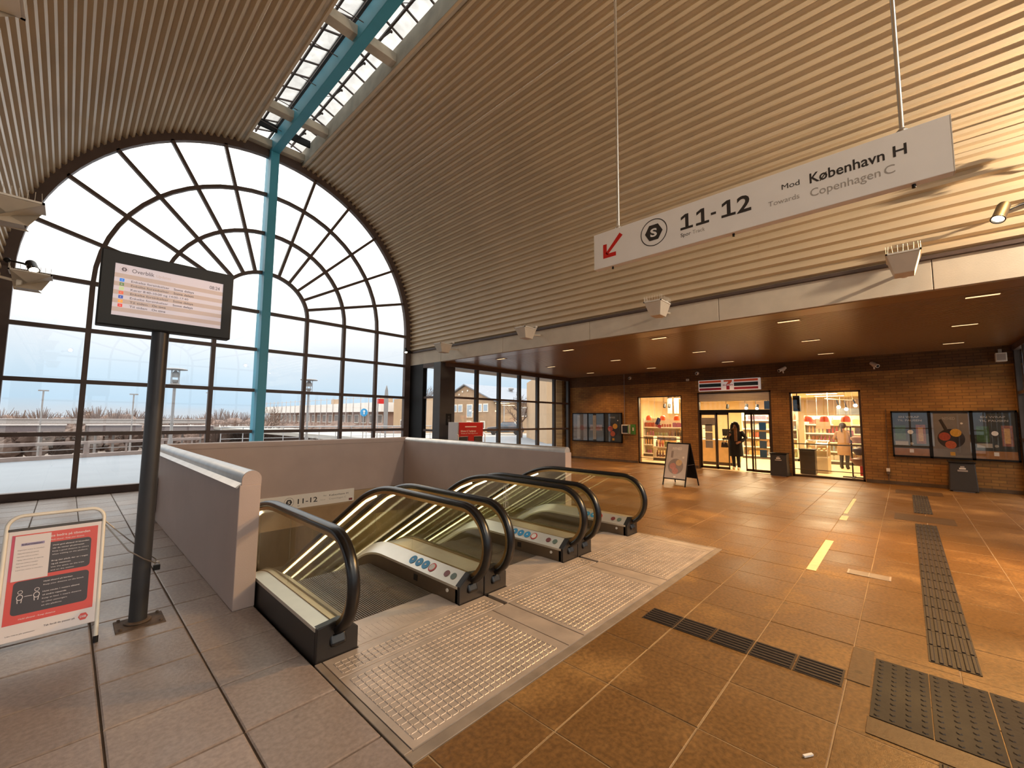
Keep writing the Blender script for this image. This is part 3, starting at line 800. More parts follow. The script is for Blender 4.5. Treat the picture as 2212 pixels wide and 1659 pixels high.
# dark box on the left parapet behind the screen pole
bxo = thing('control_box', 'dark box on the left parapet behind the screen pole', 'box', (1.0, 9.0, .13))
one(lambda b: b.box(.96, 1.069, 8.78, 9.26, .13, .68), 'housing', m_black, bxo, bevel=.01)
one(lambda b: b.box(.952, .96, 8.81, 9.23, .17, .64), 'lid', m_post, bxo, bevel=.004)

# sign on the pit side of the back parapet
def s_logo(b_ring, b_hex, b_s, c, u, w, r):
    c, u, w = Vector(c), Vector(u), Vector(w); nrm = u.cross(w).normalized()
    n = 40; P = [c+nrm*.0014+(u*math.cos(2*PI*k/n)+w*math.sin(2*PI*k/n))*r for k in range(n)]; Q = [c+nrm*.0014+(u*math.cos(2*PI*k/n)+w*math.sin(2*PI*k/n))*r*.94 for k in range(n)]
    b_ring.add(P+Q, [(k, (k+1) % n, n+(k+1) % n, n+k) for k in range(n)])
    H = [c+nrm*.0014+(u*math.cos(2*PI*k/6+.0)+w*math.sin(2*PI*k/6+.0))*r*.66 for k in range(6)]
    b_hex.add(H, [tuple(range(6))])
    b_s.text('S', c-w*r*.30, u, w, r*.60, width=r*.50, align='C', bold=.03, lift=.003)
def wall_sign():
    t = thing('platform_sign', 'white platform sign on the pit side of the back parapet', 'sign', (3.7, 9.29, -.1), 'white platform signs')
    x0, x1, z0, z1 = 2.55, 4.62, -.225, .055; y = 9.285
    one(lambda b: b.box(x0, x1, y, 9.301, z0, z1), 'board', m_paper, t, bevel=.003)
    u, w = (1, 0, 0), (0, 0, 1)
    rg, hx, s_ = MB(), MB(), MB(); s_logo(rg, hx, s_, (3.23, y-.0005, -.085), u, w, .095)
    rg.build('logo_ring', m_ink, t); hx.build('logo_hexagon', m_ink, t); s_.build('logo_letter', m_paper, t)
    for s1, x_, z, h, wd, bo, mm in (('11-12', 3.40, -.135, .105, .40, .012, m_ink), ('Mod', 3.93, -.045, .024, None, 0, m_ink), ('København H', 4.05, -.055, .04, .43, 0, m_ink), ('Spor', 3.40, -.185, .02, None, 0, m_ink), ('Towards', 3.86, -.125, .022, None, 0, m_inkg), ('Copenhagen C', 4.05, -.13, .036, .38, 0, m_inkg)):
        b = MB(); b.text(s1, (x_, y, z), u, w, h, width=wd, bold=bo, lift=.0015); b.build('lettering', mm, t)
    one(lambda b: b.box(4.50, 4.58, y-.002, y, -.20, -.155), 'flag', m_ink, t); one(lambda b: [b.box(4.50, 4.58, y-.003, y, -.182, -.173), b.box(4.536, 4.544, y-.003, y, -.20, -.155)], 'flag_cross', m_red, t)
wall_sign()
# ------------------------------------------------------------------ screen on its pole
m_pole = mat('dark_grey_pole', '#3b3a3c', .38, metal=.3, var=.08)
m_rust = mat('rusty_base', '#5b493b', .8, var=.4, scale=14)
m_bezel = mat('black_screen_case', '#0e0b0a', .55, var=.1)
def glowc(name, col, s): return glow(name, col, s)
m_scr = glow('screen_ground', '#cfc3c8', .46); m_band = glow('screen_band', '#c2aca2', .40); m_sink = glow('screen_text', '#6a5c62', .14)
sc_cols = [glow('screen_' + n, c, .6) for n, c in (('blue', '#2f7fe0'), ('green', '#7d9a66'), ('lime', '#b9c78a'), ('orange', '#e2764f'), ('navy', '#3a55a8'), ('amber', '#e8b45a'), ('red', '#d9463f'))]
def screen():
    t = thing('display_pole', 'dark pole with a landscape information screen, lit, before the arched window', 'screen', (.498, 4.58, 0))
    one(lambda b: b.lathe([(.058, 0), (.058, 2.40)], 24, (.498, 4.58, 0)), 'pole', m_pole, t, smooth=40)
    one(lambda b: (b.box(.36, .66, 4.44, 4.70, -.01, .008), b.lathe([(.085, .012), (.085, .022), (.062, .026)], 20, (.498, 4.58, 0))), 'base_plate', m_rust, t, bevel=.004)
    for x in (.39, .63):
        for y in (4.48, 4.68): one(lambda b: b.cyl((x, y, .006), (x, y, .022), .011, 6), 'bolt', m_rust, t)
    ang = R(-.6)
    X0, X1, Z0, Z1, y = .100, .982, 2.362, 2.968, 4.50
    one(lambda b: b.box(X0, X1, y, y+.11, Z0, Z1), 'case', m_bezel, t, bevel=.008)
    sx0, sx1, sz0, sz1 = .182, .902, 2.448, 2.866
    one(lambda b: [b.box(X0+.01, X1-.01, y-.008, y, Z0+.01, sz0), b.box(X0+.01, X1-.01, y-.008, y, sz1, Z1-.01), b.box(X0+.01, sx0, y-.008, y, sz0, sz1), b.box(sx1, X1-.01, y-.008, y, sz0, sz1)], 'bezel', m_bezel, t)
    one(lambda b: b.box(sx0, sx1, y-.002, y, sz0, sz1), 'display', m_scr, t)
    ys = y-.0028; H = sz1-sz0; W = sx1-sx0; u, w = (1, 0, 0), (0, 0, 1)
    rh = H*.082; zt = sz1-H*.185
    b = MB()
    for k in range(0, 10, 2): b.box(sx0, sx1, ys, y-.002, zt-rh*(k+1), zt-rh*k)
    b.build('table_band', m_band, t)
    tx, tg = MB(), MB()
    tx.text('Overblik', (sx0+W*.14, ys, sz1-H*.135), u, w, .033, width=W*.19, lift=.0006); tg.text('Updates', (sx0+W*.35, ys, sz1-H*.135), u, w, .024, width=W*.13, lift=.0006)
    tx.text('08:24', (sx0+W*.86, ys, sz1-H*.16), u, w, .032, width=W*.105, lift=.0006)
    rows = [('Enkelte forsinkelser', 'Some delays'), ('Enkelte forsinkelser', 'Some delays'), ('Kører 8:40-10:00 og 14:00-17:40', ''), ('Enkelte forsinkelser', 'Some delays'), ('Enkelte forsinkelser', 'Some delays'), ('Til tiden', 'On time'), ('Til tiden', 'On time')]
    letters = ['A', 'B', 'Bx', 'C', 'E', 'F', 'H']
    for k, (a, c) in enumerate(rows):
        z = zt-rh*(k+1.78)
        wa = .0155*len(a)*.62*1.25
        tx.text(a, (sx0+W*.14, ys, z), u, w, .0185, width=wa, lift=.0006)
        if c: tx.text(c, (sx0+W*.14+wa+.03, ys, z), u, w, .0185, width=.0155*len(c)*.62*1.3, bold=.01, lift=.0006)
        zz = z+.0085; one(lambda b: b.box(sx0+W*.045, sx0+W*.083, ys, y-.002, zz-.0125, zz+.0125), 'line_badge', sc_cols[k], t)
        b = MB(); b.text(letters[k], (sx0+W*.064, ys-.0004, zz-.006), u, w, .012, align='C', lift=.0006); b.build('badge_letter', m_scr, t)
    tx.build('screen_text', m_sink, t); tg.build('screen_text', m_band, t)
    r, h, s_ = MB(), MB(), MB(); s_logo(r, h, s_, (sx0+W*.075, ys, sz1-H*.10), u, w, .026)
    r.build('logo_ring', m_band, t); h.build('logo_hexagon', m_sink, t); s_.build('logo_letter', m_scr, t)
screen()

# ------------------------------------------------------------------ red poster stand, chained to the pole
m_tubew = mat('white_tube', '#e6dfd2', .35, var=.04)
m_pred = mat('poster_red', '#cf4b42', .38, var=.05); m_pdark = mat('poster_charcoal', '#3b3337', .4, var=.04); m_ppap = mat('poster_paper', '#dcd3d3', .45, var=.03)
m_pviolet = mat('poster_violet', '#8f83a8', .45); m_pmag = mat('poster_magenta', '#c24a63', .45)
def stand():
    t = thing('poster_stand', 'white tube stand with a red and charcoal notice, chained to the screen pole', 'sign', (.02, 4.62, 0))
    P0, P1 = Vector((-.235, 4.395, 0)), Vector((.252, 4.405, 0)); ux = (P1-P0).normalized(); W = (P1-P0).length
    lean = Vector((0, .235, .935)); uz = lean.normalized(); L = lean.length; rr = .075
    nrm = ux.cross(uz).normalized()       # towards the camera
    def pt(a, h): return P0+ux*a+uz*h
    path = [pt(0, 0), pt(0, L-rr)] + [pt(rr-rr*math.cos(R(15*k)), L-rr+rr*math.sin(R(15*k))) for k in range(1, 7)] + [pt(W-rr+rr*math.sin(R(15*k)), L-rr+rr*math.cos(R(15*k))) for k in range(0, 6)] + [pt(W, L-rr), pt(W, 0)]
    one(lambda b: b.tube(path, .0125, 10), 'front_frame', m_tubew, t, smooth=60)
    top = pt(0, L-.11).z
    for a in (0, W):
        foot = P0+ux*a+Vector((0, .50, 0)); one(lambda b: b.tube([pt(a, L-.11)+Vector((0, .03, 0)), foot], .0115, 8), 'rear_leg', m_tubew, t, smooth=60)
        for q in (pt(a, 0), foot): one(lambda b: b.cyl(q+Vector((0, 0, .0)), q+(uz if q.y < 4.6 else Vector((0, -.2, .8)).normalized())*.045, .0155, 10), 'foot_cap', m_black, t)
    one(lambda b: b.bar(P0+ux*0+Vector((0, .46, .08)), P0+ux*W+Vector((0, .46, .08)), .012), 'rear_bar', m_tubew, t)
    h0, h1 = .145, L-.10
    def plate(a0, a1, z0, z1, d0, d1): 
        b = MB(); M = Matrix((ux, nrm, uz)).transposed(); c = P0+ux*(a0+a1)/2+uz*(z0+z1)/2+nrm*(d0+d1)/2
        b.obox(c, (a1-a0, abs(d1-d0), z1-z0), M); return b
    plate(.012, W-.012, h0, h1, -.012, .006).build('panel', m_ppap, t, bevel=.003)
    plate(.008, W-.008, h1-.004, h1+.014, -.016, .012).build('top_clip', m_post, t, bevel=.003)
    plate(.030, W-.030, h0+.105, h1-.032, .006, .0072).build('poster_field', m_pred, t)
    def rrect(b, a0, a1, z0, z1, d, r=.022):
        P = []
        for cx, cz, s in ((a1-r, z1-r, 0), (a0+r, z1-r, 90), (a0+r, z0+r, 180), (a1-r, z0+r, 270)):
            for k in range(5): P.append(P0+ux*(cx+r*math.cos(R(s+22.5*k)))+uz*(cz+r*math.sin(R(s+22.5*k)))+nrm*d)
        b.add(P, [tuple(range(len(P)))])
    b = MB(); rrect(b, .125, W-.062, .545, .755, .0084); rrect(b, .060, W-.062, .305, .52, .0084); b.build('poster_box', m_pdark, t)
    plate(.045, .215, .525, h1-.04, .0095, .0105).build('paper_sheet', m_ppap, t)
    plate(.075, .185, .755, .772, .0108, .0115).build('sheet_heading', m_pviolet, t)
    plate(.030, .045, .53, h1-.034, .0074, .0080).build('poster_edge', m_pmag, t)
    tw, td, tr = MB(), MB(), MB()
    def tx(b, s, a, z, h, w=None, bold=0, d=.0092): b.text(s, P0+ux*a+uz*z+nrm*d, ux, uz, h, width=w, bold=bold)
    tx(tw, 'os bedre på tilstanden', .215, h1-.072, .017, .20, .012, .0078); tx(tw, 'Hold afstand - Keep your distance', .215, h1-.097, .011, .17, 0, .0078)
    lines = ['Hold god afstand til hinanden', 'når du venter på perronen', 'Keep a good distance to others', 'when waiting on the platform', '', 'Brug den plads der er i toget', 'og på stationen', 'Use the space on the train', 'and on the station']
    for k, s in enumerate(lines):
        if s: tx(tw, s, .228, .728-.0215*k, .0085, min(.185, .0064*len(s)), .01 if k in (0, 1, 5, 6) else 0)
    lines = ['Hold afstand på bænken', 'Keep your distance on the bench', '', 'Hold mindst 1 meters afstand', 'til andre rejsende', 'Keep at least 1 metre distance', 'to other passengers', 'on the platform']
    for k, s in enumerate(lines):
        if s: tx(tw, s, .20, .490-.0225*k, .0085, min(.20, .0064*len(s)), .01 if k in (0, 3, 4) else 0)
    tx(tw, 'Hold afstand - Keep distance', .10, .272, .010, .17, 0, .0078)
    # two outlined travellers with an arrow between them
    def stick(c):
        c = Vector(c); b = tw
        for r0, cc in ((.012, (0, .034)), (.019, (0, 0))):
            n = 16; q = [c+ux*(cc[0]+r0*math.cos(2*PI*k/n)*(.8 if r0 > .015 else 1))+uz*(cc[1]+r0*math.sin(2*PI*k/n)) for k in range(n)]; p = [c+ux*(cc[0]+r0*.78*math.cos(2*PI*k/n)*(.8 if r0 > .015 else 1))+uz*(cc[1]+r0*.78*math.sin(2*PI*k/n)) for k in range(n)]
            b.add(q+p, [(k, (k+1) % n, n+(k+1) % n, n+k) for k in range(n)])
        for s in (-1, 1):
            b.add([c+ux*(s*.012)+uz*-.014, c+ux*(s*.009)+uz*-.014, c+ux*(s*.006)+uz*-.036, c+ux*(s*.010)+uz*-.036], [(0, 1, 2, 3)])
    for a in (.095, .172): stick(P0+ux*a+uz*.415+nrm*.0094)
    tw.add([P0+ux*a+uz*z+nrm*.0094 for a, z in ((.115, .415), (.152, .415), (.152, .418), (.115, .418))], [(0, 1, 2, 3)])
    tw.build('poster_lettering', m_ppap, t)
    tx(td, 'Tak fordi du passer på', .22, h0+.05, .011, .15, .01, .0074); tx(td, 'Læs mere på stationen', .05, h0+.035, .008, .13, 0, .0074)
    for k in range(7): tx(td, 'Vigtig information til rejsende' if k % 2 else 'Important notice to travellers', .062, .725-.022*k, .006, .10 if k % 3 else .125, 0, .0112)
    tx(td, 'Information', .08, .758, .012, .095, .02, .0119)
    td.build('poster_lettering', m_pdark, t)
    c = P0+ux*(W-.075)+uz*(h0+.055)
    b = MB(); b.add([c+nrm*.0076+ux*.026*math.cos(R(60*k))+uz*.026*math.sin(R(60*k)) for k in range(6)], [tuple(range(6))]); b.build('logo_hexagon', m_pred, t)
    b = MB(); b.text('DSB', c-uz*.007+nrm*.009, ux, uz, .014, align='C', bold=.02); b.build('logo_letters', m_ppap, t)
    return pt(W, L-.12), t
corner, stand_o = stand()
# chain cable and padlock
cb = thing('security_cable', 'thin steel cable tying the red poster stand to the pole', 'cable', (.3, 4.55, .6))
def _cab(b):
    a = corner
    b.tube([a, (.40, 4.495, .60), (.498, 4.494, .515), (.575, 4.52, .46)], .0045, 6)
    b.tube([a+Vector((0, .02, .02)), (.40, 4.67, .66), (.50, 4.672, .55), (.585, 4.60, .47), (.582, 4.54, .455)], .0045, 6)
one(_cab, 'cable', m_steel, cb, smooth=60)
pk = thing('padlock', 'small black padlock hanging on the cable at the pole', 'padlock', (.585, 4.53, .40))
one(lambda b: b.box(.563, .607, 4.517, 4.541, .40, .442), 'body', m_black, pk, bevel=.004)
one(lambda b: b.tube([(.571, 4.529, .44), (.571, 4.529, .455)]+[(.585-.014*math.cos(R(30*k)), 4.529, .455+.014*math.sin(R(30*k))) for k in range(1, 6)]+[(.599, 4.529, .455), (.599, 4.529, .44)], .0035, 8), 'shackle', m_steel, pk, smooth=60)

# ------------------------------------------------------------------ hanging platform sign
m_board = mat('sign_board_grey', '#ece6e1', .45, var=.02)
def hang_sign():
    t = thing('platform_sign', 'long grey platform sign hanging on two steel rods', 'sign', (3.5, .95, 3.15), 'white platform signs')
    x = 3.52; y0, y1, z0, z1 = -.295, 2.185, 3.145, 3.505
    one(lambda b: b.box(x, x+.07, y0, y1, z0, z1), 'board', m_board, t, bevel=.004)
    one(lambda b: b.box(x-.002, x+.072, y0-.004, y0, z0, z1), 'end_cap', m_white, t); one(lambda b: b.box(x-.002, x+.072, y1, y1+.004, z0, z1), 'end_cap', m_white, t)
    for y in (1.935, -.085):
        one(lambda b: b.cyl((x+.035, y, z1), (x+.035, y, 9.03), .0125, 10), 'rod', m_chrome, t, smooth=60)
        one(lambda b: b.lathe([(.03, 0), (.03, .012), (.014, .03)], 12, (x+.035, y, z1)), 'rod_socket', m_steel, t, smooth=40)
    for y in (2.0, .92, -.12): one(lambda b: b.cyl((x+.035, y, z0-.022), (x+.035, y, z0), .010, 8), 'screw_knob', m_black, t)
    u, w = Vector((0, -1, 0)), Vector((0, 0, 1))
    L = lambda y, z: (x, y, z)
    k = MB(); xx = x-.0015
    A = [(2.075, 3.235), (1.925, 3.235), (1.925, 3.268), (2.012, 3.268), (1.875, 3.402), (1.905, 3.432), (2.043, 3.297), (2.043, 3.380), (2.075, 3.380)]
    # arrow built from three flat pieces
    k.add([(xx, 2.085, 3.235), (xx, 1.945, 3.235), (xx, 1.945, 3.275), (xx, 2.045, 3.275), (xx, 2.045, 3.375), (xx, 2.085, 3.375)], [(0, 1, 2, 3), (0, 3, 4, 5)])
    k.add([(xx, 2.058, 3.283), (xx, 2.038, 3.262), (xx, 1.872, 3.418), (xx, 1.905, 3.449)], [(0, 1, 2, 3)])
    k.build('arrow', m_sred, t)
    r, h, s_ = MB(), MB(), MB(); s_logo(r, h, s_, (x-.0005, 1.565, 3.345), u, w, .125); r.build('logo_ring', m_ink, t); h.build('logo_hexagon', m_ink, t); s_.build('logo_letter', m_board, t)
    def one_digit(b, y, h, w_):      # slab-footed figure one, flat
        z = 3.285; X_ = xx
        def q(y0, y1, z0, z1): b.add([(X_, y0, z0), (X_, y1, z0), (X_, y1, z1), (X_, y0, z1)], [(0, 1, 2, 3)])
        q(y, y-w_, z, z+.021); q(y-w_*.40, y-w_*.66, z+.021, z+h)
        b.add([(X_, y-w_*.40, z+h), (X_, y-w_*.40, z+h-.026), (X_, y-w_*.05, z+h-.046), (X_, y-w_*.05, z+h-.020)], [(0, 1, 2, 3)])
    for y in (1.325, 1.195, .995): b = MB(); one_digit(b, y, .135, .105); b.build('numeral', m_ink, t)
    b = MB(); b.box(xx, xx+.0005, 1.035, 1.075, 3.338, 3.358); b.build('dash', m_ink, t)
    for s_, y, z, h, wd, bo, mm in (('2', .88, 3.285, .135, .10, .02, m_ink), ('Spor', 1.325, 3.225, .034, .085, 0, m_ink), ('Mod', .575, 3.362, .042, .11, 0, m_ink), ('København', .405, 3.345, .075, .40, .014, m_ink), ('H', -.035, 3.345, .075, .065, .014, m_ink),
                          ('Track', 1.225, 3.225, .034, .10, 0, m_inkg), ('Towards', .665, 3.262, .040, .195, 0, m_inkg), ('Copenhagen', .405, 3.245, .060, .375, 0, m_inkg), ('C', .012, 3.245, .060, .052, 0, m_inkg)):
        b = MB(); b.text(s_, L(y, z), u, w, h, width=wd, bold=bo, lift=.0015); b.build('lettering', mm, t)
m_chrome = mat('bright_steel_rod', '#d8d2c8', .18, metal=.9, var=.04)
m_sred = mat('sign_arrow_red', '#c81810', .4, var=.02)
hang_sign()

# ------------------------------------------------------------------ uplights on brackets, spotlights, downlights
m_lampw = mat('lamp_housing_white', '#cfc3b2', .5, var=.05)
m_upl = mat('uplight_lens', '#b9b4a8', .12, var=.02, spec=.8)
def uplight(x, y, side, label):
    """side = +1: fixed to the right fascia; -1: to the left."""
    t = thing('floodlight', label, 'light', (x, y, 3.62), 'white floodlights along the vault')
    s = side
    def hexa(b):
        T = [(x-.24, y-.165), (x+.20, y-.165), (x+.20, y+.165), (x-.24, y+.165)]; Bm = [(x-.13, y-.10), (x+.13, y-.10), (x+.13, y+.10), (x-.13, y+.10)]
        if s < 0: T = [(2*x-a, c) for a, c in T][::-1]
        b.add([(a, c, 3.63) for a, c in Bm]+[(a, c, 3.87) for a, c in T], [(3, 2, 1, 0), (4, 5, 6, 7), (0, 1, 5, 4), (1, 2, 6, 5), (2, 3, 7, 6), (3, 0, 4, 7)])
    one(hexa, 'housing', m_lampw, t, bevel=.008)
    a, c = sorted((x-s*.25, x+s*.21))
    one(lambda b: [b.box(a, c, y-.175, y-.155, 3.87, 3.89), b.box(a, c, y+.155, y+.175, 3.87, 3.89), b.box(a, a+.02, y-.175, y+.175, 3.87, 3.89), b.box(c-.02, c, y-.175, y+.175, 3.87, 3.89)], 'rim', m_white, t)
    one(lambda b: b.box(a+.03, c-.03, y-.145, y+.145, 3.868, 3.874), 'lens', m_upl, t)
    one(lambda b: b.cyl((x+s*.10, y, 3.74), (x+s*.545, y, 3.80), .022, 10), 'bracket', m_lampw, t, smooth=60)
    one(lambda b: b.lathe([(.07, 0), (.07, .05), (.05, .06)], 16, (x+s*.12, y-.0, 3.70), Matrix.Rotation(PI/2, 3, 'Y')), 'knuckle', m_white, t, smooth=40)
    def spikes(b):
        for k in range(9):
            for yy in (y-.168, y+.168):
                xx = a+.02+(c-a-.04)*k/8; b.cyl((xx, yy, 3.885), (xx+random.uniform(-.008, .008), yy, 3.985), .0022, 4)
        for k in range(7):
            yy = y-.15+.05*k; b.cyl((a+.005, yy, 3.885), (a+.005, yy+random.uniform(-.008, .008), 3.985), .0022, 4)
    one(spikes, 'bird_spikes', m_white, t)
    one(lambda b: b.ball((x+s*.36, y-.02, 3.98), .035, 10, 8), 'sensor_dome', m_white, t, smooth=60)

YU = [9.98, 6.68, 3.33, -.10]
NM = ['nearest the arched window', 'second from the arched window', 'third from the arched window', 'nearest the hanging sign']
for y, n in zip(YU, NM):
    uplight(7.60, y, 1, 'white floodlight on the right beam, %s' % n); uplight(-.56, y, -1, 'white floodlight on the left beam, %s' % n)

m_spotl = glow('spot_lens', (1.0, .84, .62), 14.0)
def spot(p, target, base, label, watts, size=70, r=.062, L=.26, color=(1.0, .60, .25)):
    p, target, base = Vector(p), Vector(target), Vector(base); d = (target-p).normalized()
    t = thing('spotlight', label, 'light', tuple(p), 'black spotlights')
    b = MB(); M = d.to_track_quat('Z', 'Y').to_matrix(); b.lathe([(r*.9, -L), (r, -L+.02), (r, -.03), (r*1.1, -.02), (r*1.1, 0), (r*.92, 0), (r*.86, -.03)], 20, p, M); b.build('cylinder', m_black, t, smooth=40)
    one(lambda b: b.lathe([(r*.86, -.028), (r*.86, -.022)], 20, p, M), 'lens', m_spotl, t)
    one(lambda b: b.tube([p-d*L*.45, p-d*L*.45+(base-p)*.35, base], .018, 8), 'arm', m_black, t, smooth=50)
    one(lambda b: b.ball(base, .05, 10, 8), 'mount', m_black, t, smooth=50)
    light('spot_beam', 'SPOT', p+d*.02, target, watts, color, t, spot_size=R(size), spot_blend=.6, shadow_soft_size=.05)
spot((7.72, -.97, 4.16), (5.2, .6, 0), (8.05, -1.45, 4.42), 'black cylindrical spotlight on an arm at the right frame edge', 1000, 105, color=(1.0, .54, .17))
spot((7.72, -1.42, 4.82), (4.5, 1.0, 0), (8.08, -1.75, 4.75), 'second black spotlight, above the first at the right edge', 420, 100, color=(1.0, .54, .17))
spot((7.10, -3.35, 4.75), (6.2, 5.5, 5.6), (7.35, -3.66, 4.7), 'black spotlight at the right foot of the rear window, aimed along the vault', 880, 150, color=(1.0, .82, .60))
spot((-.10, -3.35, 4.75), (1.0, 5.5, 5.6), (-.35, -3.66, 4.7), 'black spotlight at the left foot of the rear window, aimed along the vault', 230, 150, color=(1.0, .82, .60))
spot((-.62, 12.0, 4.42), (1.0, 8, 0), (-.98, 12.3, 4.6), 'black spotlight at the left foot of the arched window', 60, 80, r=.075, L=.24)
spot((7.72, 12.2, 3.88), (6.5, 9, 0), (8.05, 12.5, 3.98), 'small spotlight at the right foot of the arched window', 60, 80, r=.05, L=.2)

m_dl = glow('downlight_lens', (1.0, .72, .38), 1.3)
DL_W = 24
cols = {9.0: 'row nearest the beam', 11.5: 'middle row', 14.0: 'row nearest the shop wall'}
rows_ = ['fifth from the side window', 'fourth from the side window', 'third from the side window', 'second from the side window', 'nearest the side window']
for x in (9.0, 11.5, 14.0):
    for y, rn in zip((-.92, 1.47, 3.93, 6.42, 8.93), rows_):
        t = thing('downlight', 'slot downlight in the low ceiling, %s, %s' % (cols[x], rn), 'light', (x, y, 3.48), 'slot downlights in the low ceiling')
        one(lambda b: [b.box(x-.075, x-.055, y-.19, y+.19, 3.488, 3.502), b.box(x+.055, x+.075, y-.19, y+.19, 3.488, 3.502), b.box(x-.055, x+.055, y-.19, y-.17, 3.488, 3.502), b.box(x-.055, x+.055, y+.17, y+.19, 3.488, 3.502)], 'trim_ring', m_slat, t)
        one(lambda b: b.box(x-.055, x+.055, y-.17, y+.17, 3.494, 3.499), 'lens', m_dl, t)
        light('downlight_beam', 'AREA', (x, y, 3.485), (x, y, 0), DL_W, (1.0, .52, .18), t, shape='RECTANGLE', size=.10, size_y=.32, spread=R(125))

# ------------------------------------------------------------------ paving inserts, tape, litter
m_tact = floor_mat('dark_tactile_tile', '#2e231b', '#3f3024', wet=-.1)
m_mat = floor_mat('dark_entrance_mat', '#1d150e', '#2a1f15', wet=-.2)
m_tape = mat('cream_tape', '#e6cf9c', .5, var=.1, scale=9); m_plain = floor_mat('grey_insert_slab', '#553e26', '#65492c')
def ribs(name, label, x0, x1, y0, y1, along, step):
    t = thing(name, label, 'paving', ((x0+x1)/2, (y0+y1)/2, 0))
    a0, a1 = (y0, y1) if along == 'y' else (x0, x1)
    n = max(1, round((a1-a0)/step)); proto = None; st = (a1-a0)/n
    for k in range(n):
        c0 = a0+st*k
        if proto is None:
            b = MB(); g = .004
            if along == 'y': b.box(x0, x1, c0+g, c0+st-g, 0.0005, .0035)
            else: b.box(c0+g, c0+st-g, y0, y1, 0.0005, .0035)
            for j in range(6):
                u = (j+.5)/6
                if along == 'y': xx = x0+(x1-x0)*u; b.prism([(xx-.012, .0035), (xx-.007, .0105), (xx+.007, .0105), (xx+.012, .0035)], 'y', c0+.015, c0+st-.015)
                else: yy = y0+(y1-y0)*u; b.prism([(yy-.012, .0035), (yy-.007, .0105), (yy+.007, .0105), (yy+.012, .0035)], 'x', c0+.015, c0+st-.015)
            proto = b.build('tactile_tile', m_tact, t)
        else:
            c = proto.copy(); c.parent = t; c.location = (0, st*k, 0) if along == 'y' else (st*k, 0, 0); COL.objects.link(c); WO[c] = WO[t]
    return t
ribs('tactile_strip', 'dark ribbed guiding strip running to the escalator landing', 3.42, 3.66, .37, 1.70, 'y', .27)
ribs('tactile_strip', 'long dark ribbed guiding strip running towards the shop wall', 4.20, 9.62, -.285, -.035, 'x', .30)
ribs('tactile_strip', 'short far dark ribbed guiding strip near the shop wall', 10.75, 13.35, -.285, -.035, 'x', .30)
ribs('tactile_strip', 'dark ribbed strip at the bottom edge, before the dark mat', 1.7, 3.02, -.285, -.035, 'x', .30)
def blister(x0, x1, y0, y1):
    t = thing('tactile_paving', 'large dark studded paving panel at the lower right corner', 'paving', ((x0+x1)/2, (y0+y1)/2, 0))
    y = y1
    while y > y0+.05:
        ya = max(y0, y-.262); b = MB(); b.box(x0, x1, ya+.003, y-.003, .0005, .0035)
        for i in range(13):
            for j in range(4):
                cx_, cy_ = x0+(x1-x0)*(i+.5)/13, ya+(y-ya)*(j+.5)/4
                b.add([(cx_+.015*math.cos(R(60*k)), cy_+.015*math.sin(R(60*k)), .0035) for k in range(6)]+[(cx_+.009*math.cos(R(60*k)), cy_+.009*math.sin(R(60*k)), .0075) for k in range(6)], [(6, 7, 8, 9, 10, 11)]+[(k, (k+1) % 6, 6+(k+1) % 6, 6+k) for k in range(6)])
        b.build('studded_tile', m_mat, t); y = ya
blister(3.21, 3.99, -.82, .235)
def flat(name, label, cat, x0, x1, y0, y1, m, h=.003, rot=0):
    t = thing(name, label, cat, ((x0+x1)/2, (y0+y1)/2, 0)); one(lambda b: b.box(x0, x1, y0, y1, .0005, h), 'sheet', m, t, bevel=.0008); return t
flat('slab_insert', 'plain grey paving insert beside the studded panel, toward the landing', 'paving', 3.55, 4.08, .245, .36, m_plain)
flat('slab_insert', 'plain grey paving insert along the near edge of the studded panel', 'paving', 3.03, 3.20, -.82, .24, m_plain)
flat('slab_insert', 'plain dark paving insert across the long guiding strip', 'paving', 9.85, 10.50, -.53, .22, m_plain)
flat('slab_insert', 'plain dark paving insert close to the shop wall', 'paving', 13.5, 14.2, -.55, .25, m_plain)
flat('floor_tape', 'long cream tape strip on the floor at the right', 'tape', 5.80, 7.40, .805, .895, m_tape)
flat('floor_tape', 'short cream tape strip beyond the long one', 'tape', 9.08, 9.50, .80, .90, m_tape)
flat('floor_tape', 'worn cream tape strip farthest toward the shop', 'tape', 9.75, 11.75, .84, .90, m_tape)
t = flat('drain_cover', 'narrow pale metal cover plate in the floor by the tape', 'cover', 5.97, 6.14, .19, .55, m_plate2, .004)
one(lambda b: [b.box(5.97, 6.14, .19, .205, .004, .0055), b.box(5.97, 6.14, .535, .55, .004, .0055), b.box(5.97, 6.14, .366, .372, .004, .0055)], 'cover_rim', m_plate, t)
lt = thing('paper_scrap', 'small white paper scrap on the floor near the bottom right', 'litter', (2.62, .435, 0))
one(lambda b: b.bar((2.60, .45, .006), (2.645, .42, .006), .012, .008), 'scrap', m_paper, lt)

